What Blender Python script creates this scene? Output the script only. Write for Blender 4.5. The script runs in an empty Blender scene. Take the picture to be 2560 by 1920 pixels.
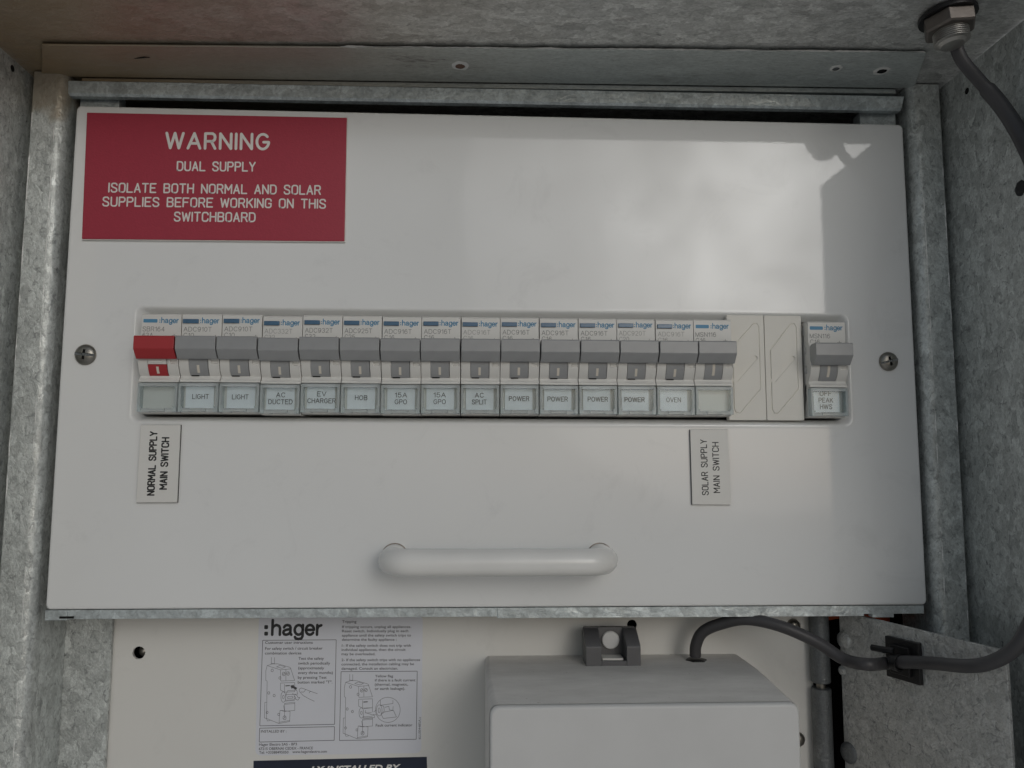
import bpy, bmesh, math, random
from mathutils import Vector, Matrix
random.seed(7)
R = math.radians
MM = 0.001
SC = bpy.context.scene
COL = SC.collection

# ------------------------------------------------------------------ camera
CF = 2000.0                                   # focal length in px of the 2560 wide photograph
cx, cy, cz = -10.5479, -362.2197, 61.2688     # camera position in mm
PITCH, YAW, ROLL = 0.1047215, -0.0462892, -0.0025443
Rm = (Matrix.Rotation(YAW, 3, 'Z') @ Matrix.Rotation(PITCH, 3, 'X') @ Matrix.Rotation(ROLL, 3, 'Y'))
cam_d = bpy.data.cameras.new('camera'); cam = bpy.data.objects.new('camera', cam_d); COL.objects.link(cam)
cam_d.sensor_width = 36.0; cam_d.lens = CF / 2560 * 36.0
cam_d.clip_start = 0.01; cam_d.clip_end = 200
M4 = Matrix.Identity(4)
for i in range(3):
    M4[i][0] = Rm[i][0]; M4[i][1] = Rm[i][2]; M4[i][2] = -Rm[i][1]
M4[0][3], M4[1][3], M4[2][3] = cx * MM, cy * MM, cz * MM
cam.matrix_world = M4
SC.camera = cam

# ------------------------------------------------------------------ sky, sun, exposure
SUN_AZ, SUN_EL = 20.0, 17.0                   # degrees right of the view, above the horizon
sd = Vector((math.sin(R(SUN_AZ)) * math.cos(R(SUN_EL)), -math.cos(R(SUN_AZ)) * math.cos(R(SUN_EL)), math.sin(R(SUN_EL))))
W = bpy.data.worlds.new('World'); SC.world = W; W.use_nodes = True
nt = W.node_tree; N = nt.nodes; L = nt.links; N.clear()
def wn(t, **k):
    n = N.new(t)
    for a, b in k.items(): setattr(n, a, b)
    return n
out = wn('ShaderNodeOutputWorld'); bg = wn('ShaderNodeBackground'); bg.inputs['Strength'].default_value = 0.06
sky = wn('ShaderNodeTexSky', sky_type='NISHITA'); sky.sun_disc = False
sky.sun_elevation = R(SUN_EL); sky.sun_rotation = R(180 - SUN_AZ)
tc = wn('ShaderNodeTexCoord')
dot = wn('ShaderNodeVectorMath', operation='DOT_PRODUCT'); dot.inputs[1].default_value = sd
L.new(tc.outputs['Generated'], dot.inputs[0])
mx = wn('ShaderNodeMath', operation='MAXIMUM'); mx.inputs[1].default_value = 0; L.new(dot.outputs['Value'], mx.inputs[0])
pw = wn('ShaderNodeMath', operation='POWER'); pw.inputs[1].default_value = 48; L.new(mx.outputs[0], pw.inputs[0])
noi = wn('ShaderNodeTexNoise'); noi.inputs['Scale'].default_value = 11; noi.inputs['Detail'].default_value = 8; noi.inputs['Roughness'].default_value = 0.55
noi.inputs['Distortion'].default_value = 0.4
L.new(tc.outputs['Generated'], noi.inputs['Vector'])
cr = wn('ShaderNodeValToRGB'); cr.color_ramp.elements[0].position = 0.36; cr.color_ramp.elements[1].position = 0.64
L.new(noi.outputs['Fac'], cr.inputs['Fac'])
# cloud layer: pale even cover, warm glow round the hidden sun broken up by the cloud texture
cm = wn('ShaderNodeMath', operation='MULTIPLY_ADD'); cm.inputs[1].default_value = 0.70; cm.inputs[2].default_value = 0.46
L.new(cr.outputs['Color'], cm.inputs[0])
gl = wn('ShaderNodeMath', operation='MULTIPLY'); L.new(pw.outputs[0], gl.inputs[0]); L.new(cm.outputs[0], gl.inputs[1])
cc = wn('ShaderNodeVectorMath', operation='SCALE'); cc.inputs[0].default_value = (205.0, 204.0, 199.0); L.new(gl.outputs[0], cc.inputs['Scale'])
ov = wn('ShaderNodeVectorMath', operation='SCALE'); ov.inputs[0].default_value = (7.4, 8.2, 8.9); L.new(cm.outputs[0], ov.inputs['Scale'])
ad0 = wn('ShaderNodeVectorMath', operation='ADD'); L.new(ov.outputs[0], ad0.inputs[0]); L.new(cc.outputs[0], ad0.inputs[1])
add = wn('ShaderNodeVectorMath', operation='ADD'); L.new(sky.outputs['Color'], add.inputs[0]); L.new(ad0.outputs[0], add.inputs[1])
# ground and brickwork below the horizon
sep = wn('ShaderNodeSeparateXYZ'); L.new(tc.outputs['Generated'], sep.inputs[0])
hz = wn('ShaderNodeMapRange'); hz.inputs['From Min'].default_value = -0.10; hz.inputs['From Max'].default_value = 0.06
L.new(sep.outputs['Z'], hz.inputs['Value'])
mixg = wn('ShaderNodeMix', data_type='RGBA'); mixg.inputs['A'].default_value = (10.0, 10.15, 10.3, 1)
L.new(hz.outputs['Result'], mixg.inputs['Factor']); L.new(add.outputs[0], mixg.inputs['B'])
L.new(mixg.outputs['Result'], bg.inputs['Color']); L.new(bg.outputs[0], out.inputs[0])

sun_d = bpy.data.lights.new('sun', 'SUN'); sun_d.energy = 0.5; sun_d.angle = R(40); sun_d.color = (1.0, 0.965, 0.935)
sun = bpy.data.objects.new('sun', sun_d); COL.objects.link(sun)
sun.rotation_euler = sd.to_track_quat('Z', 'Y').to_euler(); sun.location = sd * 3

SC.view_settings.view_transform = 'Standard'; SC.view_settings.look = 'None'
SC.view_settings.exposure = -1.42; SC.view_settings.gamma = 1; SC.view_settings.use_curve_mapping = False
SC.render.engine = 'CYCLES'

# ------------------------------------------------------------------ geometry helpers (all in mm)
def at(px, py, y):
    d = Rm @ Vector(((px - 1280) / CF, 1.0, -(py - 960) / CF))
    t = (y - cy) / d.y
    return Vector((cx + t * d.x, y, cz + t * d.z))
WORLD = {}
class MB:
    def __init__(s): s.v = []; s.f = []; s.mi = []
    def add(s, vs, fs, m=0):
        b = len(s.v); s.v += [Vector(p) for p in vs]
        for f in fs: s.f.append([b + i for i in f]); s.mi.append(m)
        return s
    def box(s, x0, x1, y0, y1, z0, z1, m=0):
        vs = [(x, y, z) for x in (x0, x1) for y in (y0, y1) for z in (z0, z1)]
        return s.add(vs, [(0, 1, 3, 2), (4, 6, 7, 5), (0, 4, 5, 1), (2, 3, 7, 6), (0, 2, 6, 4), (1, 5, 7, 3)], m)
    def hexa(s, front, y0, y1, m=0):                 # four (x, z) corners given thickness from y0 to y1
        vs = [(p[0], y0, p[1]) for p in front] + [(p[0], y1, p[1]) for p in front]
        return s.add(vs, [(0, 1, 2, 3), (7, 6, 5, 4), (0, 4, 5, 1), (1, 5, 6, 2), (2, 6, 7, 3), (3, 7, 4, 0)], m)
    def prism(s, poly, fa, fb, m=0, caps=True):       # poly points mapped by functions to the two ends
        n = len(poly); vs = [fa(p) for p in poly] + [fb(p) for p in poly]
        fs = [(i, (i + 1) % n, n + (i + 1) % n, n + i) for i in range(n)]
        if caps: fs += [tuple(range(n))[::-1], tuple(range(n, 2 * n))]
        return s.add(vs, fs, m)
    def prx(s, poly, x0, x1, m=0):                    # poly in (y, z), along x
        return s.prism(poly, lambda p: (x0, p[0], p[1]), lambda p: (x1, p[0], p[1]), m)
    def prz(s, poly, z0, z1, m=0):                    # poly in (x, y), along z
        return s.prism(poly, lambda p: (p[0], p[1], z0), lambda p: (p[0], p[1], z1), m)
    def pry(s, poly, y0, y1, m=0):                    # poly in (x, z), along y
        return s.prism(poly, lambda p: (p[0], y0, p[1]), lambda p: (p[0], y1, p[1]), m)
    def loft(s, loops, m=0, cap0=False, cap1=False, closed=True):
        n = len(loops[0]); b = len(s.v)
        for lp in loops: s.v += [Vector(p) for p in lp]
        for k in range(len(loops) - 1):
            for i in range(n if closed else n - 1):
                j = (i + 1) % n
                s.f.append([b + k * n + i, b + k * n + j, b + (k + 1) * n + j, b + (k + 1) * n + i]); s.mi.append(m)
        if cap0: s.f.append([b + i for i in range(n)][::-1]); s.mi.append(m)
        if cap1: s.f.append([b + (len(loops) - 1) * n + i for i in range(n)]); s.mi.append(m)
        return s
    def tube(s, path, r, n=14, m=0):
        P = [Vector(p) for p in path]; loops = []; up = None
        for i, p in enumerate(P):
            t = (P[min(i + 1, len(P) - 1)] - P[max(i - 1, 0)]).normalized()
            if up is None:
                up = Vector((0, 0, 1)) if abs(t.z) < 0.8 else Vector((1, 0, 0))
            a = (up - t * up.dot(t)).normalized(); up = a; b = t.cross(a)
            rr = r[i] if isinstance(r, (list, tuple)) else r
            loops.append([p + (a * math.cos(q) + b * math.sin(q)) * rr for q in [2 * math.pi * k / n for k in range(n)]])
        return s.loft(loops, m, True, True)
    def lathe(s, c, axis, prof, n=24, m=0):           # prof: (radius, height along axis)
        ax = Vector(axis).normalized(); u = Vector((0, 0, 1)) if abs(ax.z) < 0.8 else Vector((1, 0, 0))
        a = (u - ax * u.dot(ax)).normalized(); b = ax.cross(a); c = Vector(c)
        loops = [[c + ax * h + (a * math.cos(q) + b * math.sin(q)) * rr for q in [2 * math.pi * k / n for k in range(n)]] for rr, h in prof]
        return s.loft(loops, m, True, True)
    def ribbon(s, pts, w, y, m=0, ends=True):           # stroke of width w on the plane y (points (x, z))
        for k in range(len(pts) - 1):
            a, b = Vector(pts[k]), Vector(pts[k + 1]); d = b - a
            if d.length < 1e-6: continue
            nrm = Vector((-d.y, d.x)).normalized() * w / 2; yy = y - 0.012 * (k % 2)
            s.add([(q.x, yy, q.y) for q in (a - nrm, b - nrm, b + nrm, a + nrm)], [(0, 1, 2, 3)], m)
        if ends:
            for k, p in enumerate(pts):
                yy = y - 0.024 - 0.006 * (k % 2)
                s.add([(p[0] + math.cos(q) * w / 2, yy, p[1] + math.sin(q) * w / 2) for q in [math.pi * 2 * i / 8 for i in range(8)]], [tuple(range(8))], m)
        return s
    def mesh(s, name, mats, off=(0, 0, 0), angle=35):
        me = bpy.data.meshes.new(name); off = Vector(off)
        me.from_pydata([(p - off) * MM for p in s.v], [], s.f)
        for mt in mats: me.materials.append(mt)
        for p, i in zip(me.polygons, s.mi): p.material_index = i
        bm = bmesh.new(); bm.from_mesh(me); bmesh.ops.recalc_face_normals(bm, faces=bm.faces); bm.to_mesh(me); bm.free()
        me.polygons.foreach_set('use_smooth', [True] * len(me.polygons))
        me.set_sharp_from_angle(angle=R(angle)); me.update()
        return me
    def build(s, name, mats, parent=None, origin=None, bevel=0, seg=2, angle=35, flat=False):
        if not isinstance(mats, (list, tuple)): mats = [mats]
        off = WORLD[parent.name] if parent else Vector(origin or (0, 0, 0))
        return place(s.mesh(name, mats, off, angle), name, parent, off, bevel, seg, flat)
def place(me, name, parent=None, off=None, bevel=0, seg=2, flat=False):
    o = bpy.data.objects.new(name, me); COL.objects.link(o)
    if parent: o.parent = parent; WORLD[o.name] = WORLD[parent.name]
    else: o.location = Vector(off) * MM; WORLD[o.name] = Vector(off)
    if bevel:
        md = o.modifiers.new('bevel', 'BEVEL'); md.width = bevel * MM; md.segments = seg; md.limit_method = 'ANGLE'; md.angle_limit = R(32)
        md.harden_normals = True
    if flat:
        md = o.modifiers.new('even_normals', 'WEIGHTED_NORMAL'); md.keep_sharp = True; md.weight = 100
    return o
def thing(name, loc, label, cat, group=None, kind=None):
    o = bpy.data.objects.new(name, None); COL.objects.link(o); o.location = Vector(loc) * MM; WORLD[o.name] = Vector(loc)
    o.empty_display_size = 0.01
    return tag(o, label, cat, group, kind)
def tag(o, label, cat, group=None, kind=None):
    o['label'] = label; o['category'] = cat
    if group: o['group'] = group
    if kind: o['kind'] = kind
    return o
def cut(o, mb):
    """subtract the builder's shape from the object's mesh for good"""
    off = WORLD[o.name]; t = bpy.data.objects.new('cutter', mb.mesh('cutter', [], off)); COL.objects.link(t)
    t.matrix_world = Matrix.Translation(off * MM)
    old = [m for m in o.modifiers]
    for m in old: m.show_viewport = False
    md = o.modifiers.new('cut', 'BOOLEAN'); md.object = t; md.operation = 'DIFFERENCE'; md.solver = 'EXACT'
    bpy.context.view_layer.update(); dg = bpy.context.evaluated_depsgraph_get()
    me = bpy.data.meshes.new_from_object(o.evaluated_get(dg)); me.name = o.data.name
    o.modifiers.remove(md)
    for m in old: m.show_viewport = True
    me.polygons.foreach_set('use_smooth', [True] * len(me.polygons)); me.set_sharp_from_angle(angle=R(35))
    o.data = me; bpy.data.objects.remove(t)
    return o
def arc(c, r, a0, a1, n=6):
    return [(c[0] + r * math.cos(R(a0 + (a1 - a0) * i / n)), c[1] + r * math.sin(R(a0 + (a1 - a0) * i / n))) for i in range(n + 1)]
def rrect(x0, x1, z0, z1, r, n=5):
    return arc((x1 - r, z1 - r), r, 0, 90, n) + arc((x0 + r, z1 - r), r, 90, 180, n) + arc((x0 + r, z0 + r), r, 180, 270, n) + arc((x1 - r, z0 + r), r, 270, 360, n)
def smooth_path(pts, per=10):
    P = [Vector(p) for p in pts]; P = [P[0] * 2 - P[1]] + P + [P[-1] * 2 - P[-2]]; o = []
    for i in range(1, len(P) - 2):
        a, b, c, d = P[i - 1:i + 3]
        for k in range(per):
            t = k / per
            o.append(0.5 * ((2 * b) + (c - a) * t + (2 * a - 5 * b + 4 * c - d) * t * t + (3 * b - a - 3 * c + d) * t ** 3))
    return o + [P[-2]]

# lettering: outlines of the built-in font, as flat faces
_tx = {}
def glyphs(s, bold=0.0, shear=0.0):
    k = (s, bold, shear)
    if k not in _tx:
        cu = bpy.data.curves.new('t', 'FONT'); cu.body = s; cu.offset = bold; cu.shear = shear; cu.resolution_u = 3
        o = bpy.data.objects.new('t', cu); COL.objects.link(o); bpy.context.view_layer.update()
        me = bpy.data.meshes.new_from_object(o.evaluated_get(bpy.context.evaluated_depsgraph_get()))
        vs = [(v.co.x, v.co.y) for v in me.vertices]; fs = [tuple(p.vertices) for p in me.polygons]
        bpy.data.objects.remove(o); bpy.data.curves.remove(cu); bpy.data.meshes.remove(me)
        _tx[k] = (vs, fs)
    return _tx[k]
CAPH = max(v[1] for v in glyphs('H')[0])
def text_xz(mb, s, x0, x1, z, h, y, bold=0.0, shear=0.0, m=0):
    """line of text from x0 to x1 with baseline z and capital height h on plane y"""
    vs, fs = glyphs(s, bold, shear)
    a = min(v[0] for v in vs); b = max(v[0] for v in vs)
    mb.add([(x0 + (v[0] - a) / (b - a) * (x1 - x0), y, z + v[1] / CAPH * h) for v in vs], fs, m)
def text_px(mb, s, pl, pr, h, y, bold=0.0, shear=0.0, m=0):
    """the same with the two baseline ends found on the plane y from the photograph's pixels"""
    vs, fs = glyphs(s, bold, shear)
    a = min(v[0] for v in vs); b = max(v[0] for v in vs)
    A, B = at(*pl, y), at(*pr, y); u = (B - A); n = Vector((-u.z, 0, u.x)).normalized()
    hm = h * (at(pl[0], pl[1], y) - at(pl[0], pl[1] - 1, y)).length
    mb.add([A + u * ((v[0] - a) / (b - a)) + n * (v[1] / CAPH * hm) for v in vs], fs, m)
# engraver's single-stroke alphabet
ST = {
 'A': (4, [[(0, 0), (2, 6), (4, 0)], [(.7, 1.9), (3.3, 1.9)]]),
 'B': (4, [[(0, 3.2), (2.9, 3.2), (3.7, 3.8), (3.8, 4.6), (3.7, 5.4), (2.9, 6), (0, 6), (0, 0), (3, 0), (3.8, .5), (4, 1.5), (3.8, 2.6), (2.9, 3.2)]]),
 'C': (4, [[(4, 4.5), (3.8, 5.4), (3, 6), (1, 6), (.2, 5.4), (0, 4.6), (0, 1.4), (.2, .6), (1, 0), (3, 0), (3.8, .6), (4, 1.5)]]),
 'D': (4, [[(0, 0), (0, 6), (2.6, 6), (3.6, 5.4), (4, 4.4), (4, 1.6), (3.6, .6), (2.6, 0), (0, 0)]]),
 'E': (3.8, [[(3.8, 6), (0, 6), (0, 0), (3.8, 0)], [(0, 3.1), (3.1, 3.1)]]),
 'F': (3.8, [[(3.8, 6), (0, 6), (0, 0)], [(0, 3.1), (3.1, 3.1)]]),
 'G': (4, [[(4, 4.6), (3.8, 5.4), (3, 6), (1, 6), (.2, 5.4), (0, 4.6), (0, 1.4), (.2, .6), (1, 0), (3, 0), (3.8, .6), (4, 1.4), (4, 2.8), (2.4, 2.8)]]),
 'H': (4, [[(0, 0), (0, 6)], [(4, 0), (4, 6)], [(0, 3.1), (4, 3.1)]]),
 'I': (.01, [[(0, 0), (0, 6)]]),
 'K': (4, [[(0, 0), (0, 6)], [(3.9, 6), (0, 2.4)], [(1.4, 3.7), (4, 0)]]),
 'L': (3.6, [[(0, 6), (0, 0), (3.6, 0)]]),
 'M': (4.6, [[(0, 0), (0, 6), (2.3, 2.2), (4.6, 6), (4.6, 0)]]),
 'N': (4, [[(0, 0), (0, 6), (4, 0), (4, 6)]]),
 'O': (4, [[(1, 0), (.2, .6), (0, 1.4), (0, 4.6), (.2, 5.4), (1, 6), (3, 6), (3.8, 5.4), (4, 4.6), (4, 1.4), (3.8, .6), (3, 0), (1, 0)]]),
 'P': (3.9, [[(0, 0), (0, 6), (2.9, 6), (3.7, 5.4), (3.9, 4.5), (3.7, 3.5), (2.9, 2.9), (0, 2.9)]]),
 'R': (4, [[(0, 0), (0, 6), (2.9, 6), (3.7, 5.4), (3.9, 4.5), (3.7, 3.5), (2.9, 2.9), (0, 2.9)], [(2.4, 2.9), (4, 0)]]),
 'S': (4, [[(3.9, 4.8), (3.6, 5.5), (2.9, 6), (1.1, 6), (.3, 5.5), (.1, 4.6), (.4, 3.8), (1.2, 3.3), (2.8, 2.8), (3.6, 2.3), (4, 1.4), (3.7, .5), (2.9, 0), (1.1, 0), (.3, .5), (0, 1.3)]]),
 'T': (4, [[(0, 6), (4, 6)], [(2, 6), (2, 0)]]),
 'U': (4, [[(0, 6), (0, 1.4), (.3, .5), (1.1, 0), (2.9, 0), (3.7, .5), (4, 1.4), (4, 6)]]),
 'W': (5.4, [[(0, 6), (1.2, 0), (2.7, 5.2), (4.2, 0), (5.4, 6)]]),
 'Y': (4, [[(0, 6), (2, 2.8), (4, 6)], [(2, 2.8), (2, 0)]]),
}
def engrave_px(mb, s, pl, pr, h, y, wpx, m=0):
    """engraved line: baseline from pixel pl to pr, capital height h px and stroke width wpx px, on the plane y"""
    x = 0; st = []
    for ch in s:
        if ch == ' ': x += 4.4; continue
        w, ps = ST[ch]
        for p in ps: st.append([(x + a, b) for a, b in p])
        x += w + 1.75
    tot = x - 1.75
    A, B = at(*pl, y), at(*pr, y); u = B - A; n = Vector((-u.z, 0, u.x)).normalized()
    k = (at(pl[0], pl[1], y) - at(pl[0], pl[1] - 1, y)).length
    for p in st:
        q = [A + u * (a / tot) + n * (b / 6 * h * k) for a, b in p]
        mb.ribbon([(t.x, t.z) for t in q], wpx * k, y, m)

# plain grotesque stroke letters for printing, and the wordmark's letters
SG = dict(ST)
def ell(cx_, cz_, rx, rz, a0=0, a1=360, n=14): return [(cx_ + rx * math.cos(R(a0 + (a1 - a0) * i / n)), cz_ + rz * math.sin(R(a0 + (a1 - a0) * i / n))) for i in range(n + 1)]
SG.update({
 'O': (4.8, [ell(2.4, 3, 2.4, 3)]), 'C': (4.5, [ell(2.4, 3, 2.4, 3, 38, 322)]), 'G': (4.7, [ell(2.4, 3, 2.4, 3, 42, 345) + [(4.75, 2.8), (2.7, 2.8)]]),
 'D': (4.4, [[(0, 0), (0, 6), (1.9, 6)] + ell(1.9, 3, 2.5, 3, 80, -80, 10) + [(1.9, 0), (0, 0)]]), 'V': (4.6, [[(0, 6), (2.3, 0), (4.6, 6)]]), 'A': (4.8, [[(0, 0), (2.4, 6), (4.8, 0)], [(.9, 2), (3.9, 2)]]),
 'X': (4.4, [[(0, 0), (4.4, 6)], [(0, 6), (4.4, 0)]]), 'W': (6.6, [[(0, 6), (1.6, 0), (3.3, 6), (5.0, 0), (6.6, 6)]]), 'N': (4.3, [[(0, 0), (0, 6), (4.3, 0), (4.3, 6)]]), 'M': (5, [[(0, 0), (0, 6), (2.5, 0), (5, 6), (5, 0)]]),
 '0': (3.7, [ell(1.85, 3, 1.85, 3)]), '1': (1.6, [[(0, 4.6), (1.2, 5.2), (1.6, 6), (1.6, 0)]]), '2': (3.8, [ell(1.9, 4.2, 1.8, 1.8, 170, -25, 9) + [(0, 0), (3.8, 0)]]),
 '3': (3.7, [ell(1.8, 4.5, 1.6, 1.5, 165, -80, 9) + ell(1.8, 1.6, 1.85, 1.6, 80, -165, 10)]), '4': (3.9, [[(2.9, 0), (2.9, 6), (0, 1.6), (3.9, 1.6)]]),
 '5': (3.8, [[(3.4, 6), (.7, 6), (.3, 3)] + ell(1.9, 2, 1.9, 2, 135, -160, 11)]), '6': (3.8, [[(3.4, 5), (2.6, 5.9), (1.5, 5.9), (.5, 4.8), (.05, 3)] + ell(1.9, 1.9, 1.85, 1.9, 180, -180, 14)]), 
 '9': (3.8, [ell(1.9, 4.1, 1.85, 1.9) + [(3.7, 3), (3.2, 1.2), (2.3, .1), (1.2, .1), (.4, 1)]]),
 'h': (2.8, [[(0, 6), (0, 0)], [(0, 2.5), (.4, 3.5), (1.4, 4.0), (2.4, 3.6), (2.8, 2.7), (2.8, 0)]]),
 'a': (3.1, [[(.3, 3.0), (.7, 3.75), (1.5, 4), (2.4, 3.7), (2.7, 3), (2.7, .6), (3.1, 0)], [(2.7, 2.3), (1.2, 2.05), (.3, 1.6), (.1, .9), (.5, .15), (1.3, 0), (2.2, .4), (2.7, 1.2)]]),
 'g': (3, [ell(1.5, 2, 1.5, 2), [(3, 4), (3, -.6), (2.6, -1.5), (1.5, -1.8), (.5, -1.5), (.2, -.9)]]),
 'e': (3, [[(0, 2), (3, 2)] + ell(1.5, 2, 1.5, 2, 0, 325)[0:]]), 'r': (1.5, [[(0, 4), (0, 0)], [(0, 2.2), (.4, 3.4), (1.5, 3.9)]]),
})
def stroke_list(s, table=SG, gap=1.7, space=3.0):
    x = 0; st = []
    for ch in s:
        if ch == ' ': x += space; continue
        w, ps = table[ch]
        for p in ps: st.append([(x + a, b) for a, b in p])
        x += w + gap
    return st, x - gap
def stroke_xz(mb, s, x0, x1, z, h, w, y, m=0, gap=1.7):
    st, tot = stroke_list(s, SG, gap)
    for p in st: mb.ribbon([(x0 + a / tot * (x1 - x0), z + b / 6 * h) for a, b in p], w, y, m)
def stroke_px(mb, s, pl, pr, h, y, wpx, m=0, gap=1.7):
    st, tot = stroke_list(s, SG, gap)
    A, B = at(*pl, y), at(*pr, y); u = B - A; n = Vector((-u.z, 0, u.x)).normalized()
    k = (at(pl[0], pl[1], y) - at(pl[0], pl[1] - 1, y)).length
    for p in st:
        q = [A + u * (a / tot) + n * (b / 6 * h * k) for a, b in p]; mb.ribbon([(t.x, t.z) for t in q], wpx * k, y, m)

# ------------------------------------------------------------------ materials
def mat(name):
    m = bpy.data.materials.new(name); m.use_nodes = True
    return m, m.node_tree, m.node_tree.nodes['Principled BSDF']
def nd(t, typ, **k):
    n = t.nodes.new(typ)
    for a, b in k.items(): setattr(n, a, b)
    return n
def tex(t, typ, scale, vec=None, **k):
    n = nd(t, typ)
    n.inputs['Scale'].default_value = scale
    for a, b in k.items(): n.inputs[a].default_value = b
    if vec is not None: t.links.new(vec, n.inputs['Vector'])
    return n
def ramp(t, src, stops):
    r = nd(t, 'ShaderNodeValToRGB'); e = r.color_ramp.elements
    while len(e) < len(stops): e.new(0.5)
    for q, (p, c) in zip(e, stops):
        q.position = p; q.color = (c, c, c, 1) if not isinstance(c, tuple) else (*c, 1)
    t.links.new(src, r.inputs['Fac']); return r.outputs['Color']
def mixc(t, fac, a, b, mode='MIX'):
    n = nd(t, 'ShaderNodeMix', data_type='RGBA', blend_type=mode)
    for s, v in (('Factor', fac), ('A', a), ('B', b)):
        if isinstance(v, (int, float)): n.inputs[s].default_value = v
        elif isinstance(v, tuple): n.inputs[s].default_value = (*v, 1)
        else: t.links.new(v, n.inputs[s])
    return n.outputs['Result']
def coords(t, stretch=None):
    c = nd(t, 'ShaderNodeTexCoord').outputs['Object']
    if stretch:
        mp = nd(t, 'ShaderNodeMapping'); mp.inputs['Scale'].default_value = stretch; t.links.new(c, mp.inputs['Vector']); c = mp.outputs[0]
    return c
def bump(t, p, h, strength, dist=0.0004, prev=None):
    b = nd(t, 'ShaderNodeBump'); b.inputs['Strength'].default_value = strength; b.inputs['Distance'].default_value = dist
    t.links.new(h, b.inputs['Height'])
    if prev is not None: t.links.new(prev, b.inputs['Normal'])
    t.links.new(b.outputs[0], p.inputs['Normal']); return b.outputs[0]
def plain(name, col, rough=0.5, metal=0.0, spec=0.5, grain=0.0, gscale=1500, var=0.06, vscale=60, coat=0):
    m, t, p = mat(name); c = coords(t)
    n = tex(t, 'ShaderNodeTexNoise', vscale, c, Detail=5)
    v = ramp(t, n.outputs['Fac'], [(0.3, 1 - var), (0.7, 1 + var * 0.5)])
    t.links.new(mixc(t, 1.0, col, v, 'MULTIPLY'), p.inputs['Base Color'])
    p.inputs['Roughness'].default_value = rough; p.inputs['Metallic'].default_value = metal; p.inputs['Specular IOR Level'].default_value = spec
    p.inputs['Coat Weight'].default_value = coat
    if grain:
        g = tex(t, 'ShaderNodeTexNoise', gscale, c, Detail=2); bump(t, p, g.outputs['Fac'], grain, 0.0002)
    return m
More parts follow.
